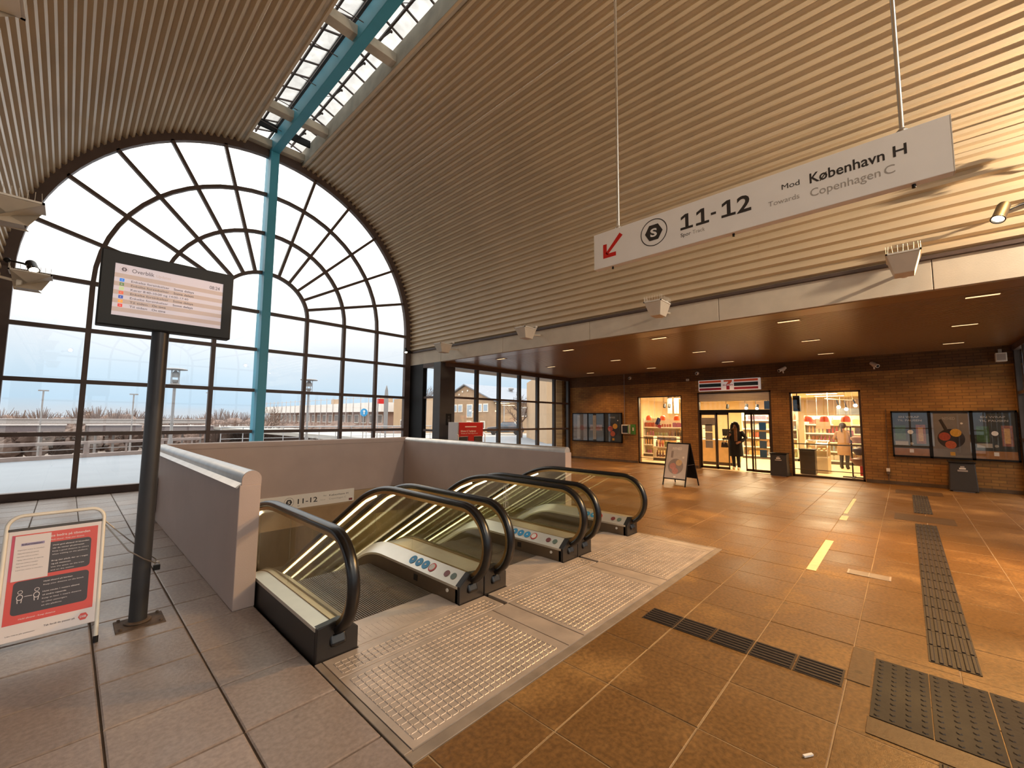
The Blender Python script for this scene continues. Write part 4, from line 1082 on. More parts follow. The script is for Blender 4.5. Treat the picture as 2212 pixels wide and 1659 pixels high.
# ------------------------------------------------------------------ ticket machine
def ticket():
    t = thing('ticket_machine', 'red fronted ticket machine with grey side behind the right parapet', 'machine', (8.75, 10.2, 0))
    x0, x1, y0, y1 = 8.23, 9.27, 10.0, 10.48; m_tg = mat('machine_grey', '#c9c4c2', .45, var=.03); m_tr = mat('machine_red', '#b5161b', .4, var=.03)
    one(lambda b: b.box(x0, x1, y0, y1, .06, 1.55), 'cabinet', m_tg, t, bevel=.012)
    one(lambda b: b.box(x0+.04, x1-.04, y0+.03, y1-.03, 0, .06), 'plinth', m_black, t)
    one(lambda b: b.box(x0+.03, x1-.01, y0-.02, y0, 1.10, 1.545), 'front_panel', m_tr, t, bevel=.004)
    one(lambda b: b.box(x0+.40, x0+.64, y0-.03, y0, .55, 1.13), 'middle_panel', m_tr, t, bevel=.004)
    for xa, xb in ((x0+.05, x0+.38), (x0+.66, x1-.04)):
        one(lambda b: b.box(xa, xb, y0-.012, y0, .62, 1.09), 'touch_screen', m_bezel, t, bevel=.004)
        one(lambda b: b.box(xa+.02, xb-.02, y0-.015, y0-.012, .74, 1.07), 'screen_glass', m_post, t)
    for xx in (x0-.03, x1+.03): one(lambda b: b.tube([(xx, y0-.01, .85), (xx, y0-.07, .87), (xx, y0-.07, 1.16), (xx, y0-.01, 1.18)], .012, 8), 'grab_handle', m_tubew, t, smooth=60)
    b = MB(); u, w = (1, 0, 0), (0, 0, 1); b.box(x0+.27, x0+.74, y0-.024, y0-.02, 1.395, 1.425); b.text('Billetter & Togafgange', (x0+.10, y0-.0205, 1.255), u, w, .05, width=.62, bold=.015, lift=.001); b.text('Tickets & Train departures', (x0+.10, y0-.0205, 1.185), u, w, .042, width=.70, lift=.001)
    b.box(x0+.08, x1-.08, y0-.0225, y0-.02, 1.108, 1.118); b.build('lettering', m_paper, t)
ticket()
pic = thing('pictogram_plate', 'small dark pictogram plate on the corner column by the ticket machine', 'sign', (8.6, 10.82, 1.6))
one(lambda b: b.box(8.40, 8.62, 10.815, 10.828, 1.45, 1.82), 'plate', m_black, pic, bevel=.003)
one(lambda b: (b.box(8.47, 8.55, 10.812, 10.815, 1.52, 1.66), b.ball((8.51, 10.815, 1.72), (.03, .004, .03), 10, 6)), 'symbol', m_post, pic)
# ------------------------------------------------------------------ outside: terrace, barrier, lamps, street, houses, trees
m_terr = mat('wet_terrace_asphalt', '#6d757e', .55, var=.07, scale=.7)
m_street = mat('pale_street', '#a29e98', .7, var=.06, scale=.4)
m_low = mat('lower_ground', '#73665c', .9, var=.15, scale=.08)
m_rail2 = mat('weathered_barrier', '#84756f', .6, var=.12, scale=4)
m_rail3 = mat('light_metal_railing', '#a3a1a1', .5, var=.05)
m_snow = mat('pale_kerb', '#d8d6d2', .7, var=.05)
m_grey = mat('street_furniture_grey', '#8b8684', .5, var=.06)
m_obrick = mat('ochre_brick', '#a48a70', .9, var=.08, scale=1.2); m_obrick2 = mat('pale_ochre_render', '#b79a7b', .9, var=.06, scale=1)
m_slate = mat('blue_grey_roof', '#868d98', .7, var=.05, scale=1.5); m_wfr = mat('white_window_frame', '#e9e4da', .5)
m_wgl = mat('reflecting_pane', '#9fb2c4', .15, var=.1); m_wdk = mat('dim_pane', '#7a6e66', .2, var=.1)
m_twig = mat('winter_twigs', '#7a665c', .95, var=.2, scale=.8); m_trunk = mat('bare_bark', '#6f5c52', .9, var=.15)
m_tarp = mat('white_scaffold_sheet', '#ded8d2', .7, var=.04); m_scaf = mat('scaffold_tube', '#b3a8a2', .5); m_fac = mat('brown_facade', '#97796a', .9, var=.12, scale=.4)

gr = thing('ground', 'pale terrace and street outside the windows', kind='structure', at=(5, 20, -.06))
one(lambda b: b.prism([(-30, 12.74), (60, 12.74), (60, 30), (18, 30), (18, 25.2), (1.1, 25.2), (-30, 13.4)], 'z', -.4, -.06), 'terrace', m_terr, gr)
one(lambda b: b.box(15.6, 140, -60, 12.74, -.4, -.06), 'street', m_street, gr)
one(lambda b: b.box(18, 200, 30, 120, -.5, -.08), 'street', m_street, gr)
one(lambda b: b.box(-60, 60, -60, -4.2, -.4, -.06), 'street', m_street, gr)
one(lambda b: b.box(-60, -8.6, -60, 12.74, -.4, -.06), 'street', m_street, gr)
one(lambda b: b.box(-400, 400, 26, 420, -6.4, -6.0), 'lower_ground', m_low, gr)

def barrier():
    t = thing('barrier', 'low heavy barrier with thick top rail at the terrace edge', 'railing', (0, 24.8, -.06))
    P = lambda s: Vector((-3.6+s*.934, 23.4+s*.357, 0))
    n = 7
    one(lambda b: b.bar(P(0)+Vector((0, 0, .01)), P(9)+Vector((0, 0, .01)), .32, .16), 'kerb', m_rail2, t)
    one(lambda b: b.bar(P(0)+Vector((0, 0, .545)), P(9)+Vector((0, 0, .545)), .12, .13), 'top_rail', m_rail2, t, bevel=.02)
    one(lambda b: b.bar(P(0)+Vector((0, 0, .29)), P(9)+Vector((0, 0, .29)), .03, .03), 'wire', m_grey, t)
    for k in range(n): 
        q = P(.5+1.35*k); w = .17 if k % 2 == 1 else .07
        one(lambda b: b.bar(q+Vector((0, 0, .05)), q+Vector((0, 0, .49)), w, w), 'post', m_rail2, t)
barrier()
def railing():
    t = thing('railing', 'light metal railing on the right of the terrace edge', 'railing', (11, 24, -.06))
    for z, r in ((1.16, .03), (.86, .014), (.58, .014), (.30, .014)): one(lambda b: b.cyl((5.2, 24.4, z), (17.4, 24.0, z), r, 8), 'rail', m_rail3, t)
    for k in range(14): x = 5.2+.93*k; one(lambda b: b.cyl((x, 24.4-.033*(x-5.2), -.06), (x, 24.4-.033*(x-5.2), 1.15), .022, 8), 'post', m_rail3, t)
railing()
def lamp(x, y, zt, label):
    t = thing('street_lamp', label, 'lamp', (x, y, -.06), 'terrace lamps')
    one(lambda b: b.lathe([(.075, -.06), (.075, .75), (.048, .85), (.048, zt-.62)], 14, (x, y, 0)), 'post', m_grey, t, smooth=40)
    one(lambda b: b.lathe([(.05, zt-.64), (.19, zt-.60), (.17, zt-.56), (.05, zt-.52)], 16, (x, y, 0)), 'base_cup', m_grey, t, smooth=40)
    one(lambda b: b.lathe([(.06, zt-.54), (.11, zt-.44), (.10, zt-.40)], 14, (x, y, 0)), 'reflector_cone', m_grey, t, smooth=40)
    one(lambda b: b.lathe([(.125, zt-.30), (.125, zt-.16), (.03, zt-.05)], 16, (x, y, 0)), 'lamp_bowl', m_rail3, t, smooth=40)
    for k in range(4):
        a = PI/4+k*PI/2; one(lambda b: b.cyl((x+.155*math.cos(a), y+.155*math.sin(a), zt-.57), (x+.155*math.cos(a), y+.155*math.sin(a), zt-.02), .012, 6), 'rod', m_grey, t)
    one(lambda b: b.lathe([(.365, zt-.02), (.365, zt), (.30, zt+.025), (.05, zt+.04)], 24, (x, y, 0)), 'shade_disc', m_grey, t, smooth=40)
lamp(2.70, 20, 3.44, 'flat topped terrace lamp behind the screen pole, left of the blue column')
lamp(7.56, 20, 3.40, 'flat topped terrace lamp right of the blue column')

# slender pylon, red plate, blue round sign, far poles
t = thing('info_pylon', 'slender grey pointed pylon outside, near the right of the arched window', 'pylon', (15.0, 26, -.06))
one(lambda b: b.prism([(14.86, .9), (15.14, .9), (15.16, 2.9), (15.10, 3.6), (15.0, 3.95), (14.90, 3.6), (14.84, 2.9)], 'y', 25.96, 26.04), 'blade', m_grey, t, bevel=.02)
one(lambda b: b.cyl((15, 26, -.06), (15, 26, .92), .06, 8), 'stem', m_grey, t)
t = thing('bus_stop_flag', 'small red plate on a thin post outside the arched window', 'sign', (15.6, 28, -.06))
one(lambda b: b.cyl((15.5, 28, -.06), (15.5, 28, 3.1), .035, 8), 'post', m_grey, t)
one(lambda b: b.box(15.45, 16.0, 27.97, 28.03, 2.72, 3.08), 'plate', m_sred, t)
t = thing('road_sign', 'round blue road sign on a thin post outside', 'sign', (15.46, 30, -.08))
one(lambda b: b.cyl((15.46, 30.05, -.08), (15.46, 30.05, 2.4), .03, 8), 'post', m_grey, t)
one(lambda b: b.lathe([(.30, 0), (.30, .02)], 20, (15.46, 30, 2.09), Matrix.Rotation(PI/2, 3, 'X')), 'disc', m_blue, t)
one(lambda b: b.prism([(15.42, 1.95), (15.50, 1.95), (15.50, 2.15), (15.58, 2.15), (15.46, 2.28), (15.34, 2.15), (15.42, 2.15)], 'y', 29.96, 29.985), 'arrow', m_paper, t)
for x, y, zt, lb in ((-1.7, 60, 4.0, 'thin far lamp mast at the left of the arched window'), (4.75, 60, 3.95, 'thin far lamp mast left of the screen pole'), (15.1, 80, 5.4, 'thin far lamp mast left of the blue column')):
    t = thing('lamp_mast', lb, 'lamp', (x, y, -6)); one(lambda b: b.cyl((x, y, -6), (x, y, zt), .07, 6), 'mast', m_grey, t); one(lambda b: b.box(x-.35, x+.35, y-.08, y+.08, zt, zt+.12), 'head', m_grey, t)

# flat canopies over the railway below
m_can = mat('canopy_dark', '#6a5f60', .8, var=.08); m_can2 = mat('canopy_edge', '#a39b97', .7)
for x0, x1, y, zt, lb in ((-9.5, -.05, 60, .80, 'long dark flat canopy roof beyond the barrier, at the left edge'), (1.5, 5.6, 60, .78, 'short dark flat canopy roof beyond the barrier'), (7.5, 13.2, 66, .55, 'dark flat canopy roof beside the blue column'), (-12, 16, 84, 1.25, 'far long pale canopy roof below the tree line')):
    t = thing('platform_canopy', lb, 'canopy', ((x0+x1)/2, y, -6))
    one(lambda b: b.box(x0, x1, y, y+4, zt-.66, zt-.10), 'fascia', m_can if y < 80 else m_can2, t)
    one(lambda b: b.box(x0-.1, x1+.1, y-.1, y+4.1, zt-.10, zt), 'roof', m_can2, t)
    for k in range(3): x = x0+(x1-x0)*(k+.5)/3; one(lambda b: b.cyl((x, y+2, -6), (x, y+2, zt-.66), .12, 6), 'post', m_grey, t)

# trees
def blob(b, c, r, n=1):
    nu, nv = 14, 9; vs = []; c = Vector(c)
    base = len(b.v); bb = MB(); bb.ball(c, r, nu, nv)
    b.add([(Vector(p)-c)*random.uniform(.78, 1.22)+c for p in bb.v], bb.f)
def far_tree(x, y, z0, zt, w, label='brown bare winter tree in the far tree line', group='far tree line'):
    t = thing('tree', label, 'tree', (x, y, z0), group)
    b = MB()
    for k in range(7):
        a = random.uniform(0, 6.28); blob(b, (x+math.cos(a)*w*.30, y+math.sin(a)*w*.28, zt-(zt-z0)*random.uniform(.34, .66)), (w*random.uniform(.16, .28), w*.24, (zt-z0)*random.uniform(.12, .22)))
    for k in range(110):
        a = random.uniform(0, 6.28); e = random.uniform(.15, 1.45); rr_ = random.uniform(.75, 1.05)
        p = Vector((x, y, z0+(zt-z0)*random.uniform(.25, .5))); q = Vector((x+math.cos(a)*math.cos(e)*w*.5*rr_, y+math.sin(a)*math.cos(e)*w*.5*rr_, z0+(zt-z0)*(.45+.55*math.sin(e)*rr_)))
        b.tube([p, q], [.16, .03], 3)
    b.build('crown', m_twig, t)
    one(lambda b: b.cyl((x, y, z0), (x, y, z0+(zt-z0)*.5), w*.04, 6, w*.025), 'trunk', m_trunk, t)
random.seed(5)
for k in range(34):
    hd = -4+k*1.2; r = random.uniform(118, 165)
    x, y = r*math.sin(R(hd)), r*math.cos(R(hd)); far_tree(x, y, -6, random.uniform(1.8, 4.2), random.uniform(8, 12))
for k in range(24):
    hd = -3.5+k*.95; r = random.uniform(92, 108)
    x, y = r*math.sin(R(hd)), r*math.cos(R(hd)); far_tree(x, y, -6, random.uniform(.9, 2.0), random.uniform(4, 6), 'low brown winter bush tree below the far tree line', 'low trees before the tree line')
def twig_tree(x, y, z0, h, label, spread=.55, seed=1, tr=.10, levels=5):
    rnd = random.Random(seed); t = thing('tree', label, 'tree', (x, y, z0)); b = MB(); tb = MB()
    def grow(p, d, L, r, lv):
        q = p+d*L; m = (p+q)/2+Vector((rnd.uniform(-1, 1), rnd.uniform(-1, 1), rnd.uniform(-1, 1)))*L*.08
        (tb if lv >= levels-1 else b).tube([p, m, q], [r, r*.85, r*.7], 5 if lv > 2 else 3)
        if lv <= 0: return
        for k in range(3 if lv < levels else 4):
            a = rnd.uniform(0, 6.28); s = spread*rnd.uniform(.6, 1.3)
            o = d.orthogonal().normalized(); o2 = d.cross(o); nd = (d+(o*math.cos(a)+o2*math.sin(a))*s+Vector((0, 0, .12))).normalized()
            grow(q if k else m, nd, L*rnd.uniform(.6, .8), r*.62, lv-1)
    grow(Vector((x, y, z0)), Vector((0.03, 0, 1)), h*.32, tr, levels)
    tb.build('trunk', m_trunk, t); b.build('branches', m_trunk, t); return t
twig_tree(29.6, 26.6, -.06, 4.5, 'gnarled bare tree in front of the ochre brick house', .75, 4, .13)
twig_tree(64, 92, -.08, 11.5, 'big bare tree rising behind the scaffolded roof', .6, 8, .3)
twig_tree(21, 76, -6, 11.0, 'bare tree left of the scaffolded building, by the blue column', .6, 11, .25)

# scaffolded long building
def scaffold():
    t = thing('apartment_building', 'long brown building with white scaffold sheeting along its roof', 'building', (34, 72, -6))
    x = 31.3; y0, y1 = 54, 104
    one(lambda b: b.box(x, x+6, y0, y1, -6, 3.0), 'wall', m_fac, t)
    one(lambda b: b.box(x-1.2, x+7, y0-.5, y1+.5, 2.6, 3.95), 'roof_sheeting', m_tarp, t)
    one(lambda b: b.box(x-1.2, x-1.1, y0, y1, -.1, .15), 'scaffold_deck', m_scaf, t)
    for k in range(22):
        y = y0+.6+k*2.4; one(lambda b: b.cyl((x-1.25, y, -6), (x-1.25, y, 5.0), .05, 5), 'scaffold_pole', m_scaf, t)
        if k < 21:
            for z in (.9, -1.6):
                f = one(lambda b: b.box(x-.06, x+.01, y+.5, y+1.9, z, z+1.3), 'window', m_wfr, t)
                b = MB(); b.box(x-.08, x-.06, y+.6, y+1.8, z+.1, z+1.2); p = b.build('pane', m_wdk, t); p.parent = f
    one(lambda b: b.cyl((x-1.25, y0, 4.7), (x-1.25, y1, 4.7), .04, 5), 'guard_rail', m_scaf, t)
    one(lambda b: b.box(x+3, x+4.5, 60, 61.5, 3.9, 5.2), 'chimney', m_obrick, t); one(lambda b: b.box(x+3, x+4.5, 78, 79.5, 3.9, 5.2), 'chimney', m_obrick, t)
scaffold()
hd = thing('hedge', 'long brown bare hedge before the scaffolded building', 'hedge', (27, 60, -6))
def _hedge(b):
    for k in range(40): blob(b, (27+random.uniform(-.6, .6), 44+k*1.4, -.6), (1.6, 1.4, random.uniform(1.0, 1.6)))
one(_hedge, 'twigs', m_twig, hd, smooth=60); one(lambda b: b.box(26.2, 27.8, 44, 100, -6, -1), 'stems', m_trunk, hd)

# ochre brick house with blue grey roof
def house():
    t = thing('brick_house', 'ochre brick house with a blue grey gable roof across the street', 'building', (38.1, 39.8, -.08))
    o = Vector((38.8, 39.8, 0)); u = Vector((.9986, -.052, 0)); v = Vector((.052, .9986, 0)); L, Wd, ze, zr = 34, 12.4, 4.15, 6.55
    def P(a, c, z): return o+u*a+v*c+Vector((0, 0, z))
    b = MB(); b.add([P(0, 0, -.1), P(L, 0, -.1), P(L, Wd, -.1), P(0, Wd, -.1), P(0, 0, ze), P(L, 0, ze), P(L, Wd, ze), P(0, Wd, ze), P(0, Wd/2, zr-.1), P(L, Wd/2, zr-.1)],
                    [(0, 1, 5, 4), (1, 2, 6, 9, 5), (2, 3, 7, 6), (3, 0, 4, 8, 7)]); b.build('wall', m_obrick, t)
    for s in (0, 1):
        c0, c1 = (-.5, Wd/2) if s == 0 else (Wd+.5, Wd/2)
        b = MB(); q = [P(-.35, c0, ze-.15), P(L+.35, c0, ze-.15), P(L+.35, c1, zr), P(-.35, c1, zr)]; b.add(q+[p+Vector((0, 0, .16)) for p in q], [(3, 2, 1, 0), (4, 5, 6, 7), (0, 1, 5, 4), (1, 2, 6, 5), (2, 3, 7, 6), (3, 0, 4, 7)]); b.build('roof', m_slate, t)
    for a, c in ((7, 4.0), (13, 3.6)): one(lambda b: b.lathe([(.25, 0), (.25, .75), (.42, .78), (.42, 1.0), (.1, 1.15)], 10, P(a, c, ze+1.2)), 'vent', m_grey, t)
    one(lambda b: b.obox(P(20, 4.2, zr+.2), (.9, .9, 1.6)), 'chimney', m_fac, t)
    def win(a, c, z, w, h, face, m):
        d = v if face == 'end' else u; nn = -u if face == 'end' else -v; M = Matrix((d, nn, Vector((0, 0, 1)))).transposed(); q = P(a, c, z)
        f = one(lambda b: b.obox(q, (w, .16, h), M), 'window', m_wfr, t); p = one(lambda b: b.obox(q+nn*.09, (w-.28, .04, h-.28), M), 'pane', m, t); p.parent = f
    for c in (8.6, 7.3, 1.6, 2.9): win(0, c, 3.2, 1.05, 1.15, 'end', m_wgl)
    win(0, 5.1, 2.8, 1.3, 1.9, 'end', m_wgl)
    for c in (2.2, 5.2, 9.2): win(0, c, .85, 1.0, 1.1, 'end', m_wdk)
    for a in (5.5, 8.2, 13.5, 16, 21.5, 24, 29): win(a, 0, 2.75, 1.6, 1.35, 'front', m_wdk)
    for a in (4.5, 10, 12.8, 18, 24): win(a, 0, .75, 1.2, 1.3, 'front', m_wdk)
    one(lambda b: b.obox(P(1.6, -.3, 2.0), (.12, .12, 4.2)), 'drainpipe', m_rail3, t)
    for q in ((0, 6.8, 5.6), (0, 5.6, 5.7), (0, 7.6, 5.2)): one(lambda b: b.obox(P(*q)-u*.06, (.1, .22, .22)), 'wall_lamp', m_wfr, t)
house()
t = thing('side_building', 'ochre block seen beside the corner column', 'building', (30, 43, -.08))
one(lambda b: b.box(30.6, 34.5, 43, 51, -.08, 4.3), 'wall', m_obrick2, t)
for y in (44.4, 47.2):
    f = one(lambda b: b.box(30.5, 30.62, y, y+1.2, 2.1, 3.2), 'window', m_wfr, t); p = one(lambda b: b.box(30.46, 30.5, y+.12, y+1.08, 2.2, 3.1), 'pane', m_wdk, t); p.parent = f
for y in (44.6, 48.0):
    f = one(lambda b: b.box(30.5, 30.62, y, y+1.1, .2, 1.5), 'window', m_wfr, t); p = one(lambda b: b.box(30.46, 30.5, y+.12, y+.98, .3, 1.4), 'pane', m_wdk, t); p.parent = f
t = thing('corner_building', 'pinkish ochre block at the right end of the side windows', 'building', (25, 19, -.08))
one(lambda b: b.prism([(23.6, 18.75), (27, 16.0), (34, 24), (30.5, 26.7)], 'z', -.08, 5.2), 'wall', m_obrick2, t)
for z in (2.7, .7):
    M = Matrix.Rotation(R(-39), 3, 'Z'); f = one(lambda b: b.obox((24.9, 17.68, z+.5), (.8, .12, 1.1), M), 'window', m_wfr, t); p = one(lambda b: b.obox((24.86, 17.62, z+.5), (.6, .08, .9), M), 'pane', m_wdk, t); p.parent = f
t = thing('garden_wall', 'low pale wall along the street before the brick house', 'wall', (36, 34, -.08))
one(lambda b: b.bar((35.8, 38.2, .22), (48, 27.4, .22), .3, .62), 'wall', m_obrick2, t)
one(lambda b: b.bar((35.8, 38.2, .56), (48, 27.4, .56), .4, .08), 'coping', m_fac, t)

# cars
m_tyre = mat('tyre', '#2a2624', .8); m_cgl = mat('car_glass', '#6f7c88', .1, var=.05)
def car_mesh(x, y, z, rot, col, label, group=None, name='car'):
    t = thing(name, label, 'car', (0, 0, 0), group); m = mat('car_paint_'+col.strip('#'), col, .3, var=.03, coat=.5)
    prof = [(-2.05, .32), (-2.1, .62), (-1.95, .82), (-1.15, .90), (-.9, .93), (1.1, .95), (1.95, .90), (2.1, .70), (2.1, .36), (1.9, .28), (-1.9, .28)]
    one(lambda b: b.prism(prof[::-1], 'y', -.84, .84), 'body', m, t, bevel=.06)
    one(lambda b: b.prism([(-1.0, .90), (-.35, 1.36), (.95, 1.40), (1.55, .92)][::-1], 'y', -.72, .72), 'cabin', m_cgl, t, bevel=.05)
    one(lambda b: b.prism([(-.38, 1.35), (-.30, 1.43), (.90, 1.45), (1.0, 1.39)][::-1], 'y', -.70, .70), 'roof', m, t)
    for a in (-1.3, 1.28):
        for s in (-1, 1): one(lambda b: b.cyl((a, s*.70, .31), (a, s*.87, .31), .31, 14), 'wheel', m_tyre, t)
    t.location = (x, y, z); t.rotation_euler = (0, 0, rot); return t
c1 = car_mesh(34.0, 33.0, -.07, R(-44), '#3c3f45', 'dark car parked across the street behind the side windows')
car_mesh(40.5, 28.2, -.07, R(-40), '#d6d2cc', 'pale car parked farther right across the street')
lot = [car_mesh(0, 0, -6, 0, c, 'parked %s car on the lower lot beyond the barrier' % n, 'cars on the lower lot') for c, n in (('#e2e0dc', 'white'), ('#8d2f2b', 'red'), ('#54627a', 'blue'), ('#77756f', 'grey'))]
random.seed(3); k = 0
for j, y in enumerate((34, 39, 46)):
    for i in range(6):
        x = -7+i*3.1+j*.8
        o = lot[k % 4] if k < 4 else dup(lot[random.choice((0, 0, 1, 2, 3))]); o.location = (x, y, -6.0); o.rotation_euler = (0, 0, R(90+random.uniform(-2, 2))); k += 1
# ------------------------------------------------------------------ things on the shop wall
m_wood = mat('pale_wood', '#d9b98c', .5, var=.08, scale=5)
def posters(name, y0, y1, z0, z1, kinds, label):
    t = thing('poster_case', label, 'poster', (WX-.06, (y0+y1)/2, z0)); x = WX-.07
    n = len(kinds); w = (y1-y0)/n
    one(lambda b: b.box(x+.02, WX-.001, y0, y1, z0, z1), 'back', m_black, t)
    one(lambda b: [b.box(x, x+.03, y0, y1, z0, z0+.045), b.box(x, x+.03, y0, y1, z1-.045, z1)]+[b.box(x, x+.03, max(y0, y0+w*k-.03), min(y1, y0+w*k+.03), z0, z1) for k in range(n+1)], 'frame', m_black, t)
    u, up = Vector((0, -1, 0)), Vector((0, 0, 1))
    for k, kd in enumerate(kinds):
        ya, yb = y1-w*k-.035, y1-w*(k+1)+.035; W = ya-yb; H = z1-z0-.09; zb = z0+.045
        pt = lambda a, c, d=0: Vector((x+.0195-d, ya-a*W, zb+c*H))
        one(lambda b: b.box(x+.0195, x+.021, yb, ya, zb, z1-.045), 'poster_sheet', kd['bg'], t)
        def disc(a, c, r, m, name, d=.0008, rx=1.0):
            b = MB(); b.add([pt(a, c, d)+u*r*rx*math.cos(2*PI*i/20)+up*r*math.sin(2*PI*i/20) for i in range(20)], [tuple(range(20))]); b.build(name, m, t)
        def quad(a0, a1, c0, c1, m, name, d=.0006): b = MB(); b.add([pt(a0, c0, d), pt(a1, c0, d), pt(a1, c1, d), pt(a0, c1, d)], [(0, 1, 2, 3)]); b.build(name, m, t)
        if kd['k'] == 'pan':
            disc(.50, .42, .27*W*1.35, m_pan, 'pan'); b = MB(); b.add([pt(.20, .83, .0009), pt(.28, .86, .0009), pt(.42, .64, .0009), pt(.34, .60, .0009)], [(0, 1, 2, 3)]); b.build('pan_handle', m_pan, t)
            disc(.33, .46, .16*W, m_beet, 'food_photo', .0012); disc(.63, .55, .15*W, m_lemon, 'food_photo', .0013); disc(.48, .28, .15*W, m_pink, 'food_photo', .0014)
            disc(.80, .76, .035*W, m_paper, 'price_dot', .0012); quad(.45, .58, .04, .12, m_lemon, 'poster_logo', .0012)
            b = MB(); b.text('NYHED', pt(.30, .84), u, up, .07, width=W*.34, bold=.02, lift=.001); b.build('poster_lettering', m_pgl, t)
        elif kd['k'] == 'wrap':
            quad(.05, .36, .36, .70, m_leaf, 'food_photo'); quad(.66, .93, .28, .72, m_wrap, 'food_photo'); quad(.72, .86, .34, .66, m_tan, 'food_photo', .001)
            quad(.04, .42, .24, .33, m_pgl, 'food_photo', .0009); disc(.52, .28, .05*W, m_pgl, 'food_photo', .001); quad(0, 1, 0, .17, m_tan2, 'table_photo', .0007)
            quad(.44, .56, .07, .15, m_paper, 'poster_logo', .0012); disc(.50, .55, .085*W, m_paper, 'price_dot', .001)
            b = MB(); b.text('EN WRAP', pt(.18, .88), u, up, .05, width=W*.6, bold=.02, lift=.001); b.text('TIL PAUSEN', pt(.14, .80), u, up, .05, width=W*.7, bold=.02, lift=.001); b.build('poster_lettering', m_pgl, t)
        else:
            quad(.1, .9, .38, .60, m_mute, 'food_photo'); quad(.28, .50, .05, .95, m_pgl, 'poster_band', .0009); disc(.62, .47, .15*W, m_mute2, 'food_photo', .0012)
    b = MB(); b.box(x+.006, x+.010, y0+.01, y1-.01, z0+.02, z1-.02); b.build('cover_glass', m_glass, t)
m_pan = mat('print_pan', '#2b1f1b', .5); m_beet = mat('print_tomato', '#a8452c', .5, var=.2, scale=30); m_lemon = mat('print_lemon', '#d39a2e', .5, var=.15, scale=30); m_pink = mat('print_salmon', '#bb5a33', .5, var=.2, scale=30)
m_mute = mat('print_muted_rose', '#857069', .5, var=.2, scale=20); m_mute2 = mat('print_muted_red', '#8a5c50', .5, var=.2, scale=20)
m_pgl = mat('print_light', '#a39b90', .5); m_leaf = mat('print_leaf', '#3f5b35', .5, var=.3, scale=20); m_wrap = mat('print_wrap', '#8c5a4a', .5, var=.25, scale=25); m_tan = mat('print_tan', '#c59a66', .5, var=.2, scale=20); m_tan2 = mat('print_table', '#9c6b3c', .5, var=.15, scale=10)
bgd = mat('poster_ground_dark', '#3a3a36', .5, var=.15, scale=6); bgg = mat('poster_ground_grey', '#7b726a', .5, var=.15, scale=4)
posters('r', -1.92, .27, .745, 1.95, [dict(k='wrap', bg=bgd), dict(k='pan', bg=bgg), dict(k='wrap', bg=bgd)], 'wide black three poster case with food photos on the brick wall at the right')
posters('l', 8.25, 10.62, .745, 1.95, [dict(k='x', bg=bgg), dict(k='x', bg=bgd), dict(k='pan', bg=bgd)], 'three poster case on the brick wall left of the shop')

# shop sign
m_sgw = glow('lightbox_white', '#e6dbd2', .28); m_sgo = glow('lightbox_orange', '#c8502c', .22); m_sgg = glow('lightbox_green', '#16292a', .10); m_sgr = glow('lightbox_red', '#941c2a', .20)
def shop_sign():
    t = thing('shop_sign', 'white striped shop sign box with a big numeral over the shop door', 'sign', (WX-.08, 4.26, 2.68)); x = WX-.13
    y0, y1, z0, z1 = 3.31, 5.22, 2.675, 3.055
    one(lambda b: b.box(x, WX-.031, y0, y1, z0, z1), 'box', m_sgw, t, bevel=.006)
    H = z1-z0; yc = 4.265
    for (a, c, m) in ((.75, .94, m_sgo), (.36, .67, m_sgg), (.07, .27, m_sgr)):
        for ya, yb in ((4.48, y1-.03), (y0+.06, 4.08)):
            one(lambda b: b.box(x-.003, x, ya, yb, z0+H*a, z0+H*c), 'stripe', m, t)
    b = MB(); xx = x-.003
    b.add([(xx, yc+.13, z0+H*.92), (xx, yc+.13, z0+H*.78), (xx, yc-.13, z0+H*.78), (xx, yc-.13, z0+H*.92)], [(0, 1, 2, 3)])
    b.add([(xx, yc-.02, z0+H*.78), (xx, yc+.05, z0+H*.56), (xx, yc-.05, z0+H*.56), (xx, yc-.13, z0+H*.78)], [(0, 1, 2, 3)]); b.build('numeral', m_sgo, t)
    b = MB(); b.add([(xx, yc+.05, z0+H*.42), (xx, yc+.05, z0+H*.08), (xx, yc-.05, z0+H*.08), (xx, yc-.05, z0+H*.42)], [(0, 1, 2, 3)]); b.build('numeral', m_sgr, t)
    b = MB(); b.text('ELEVEN', (x-.001, yc+.155, z0+H*.435), (0, -1, 0), (0, 0, 1), .042, width=.31, bold=.03, lift=.003); b.build('lettering', m_sgr, t)
shop_sign()

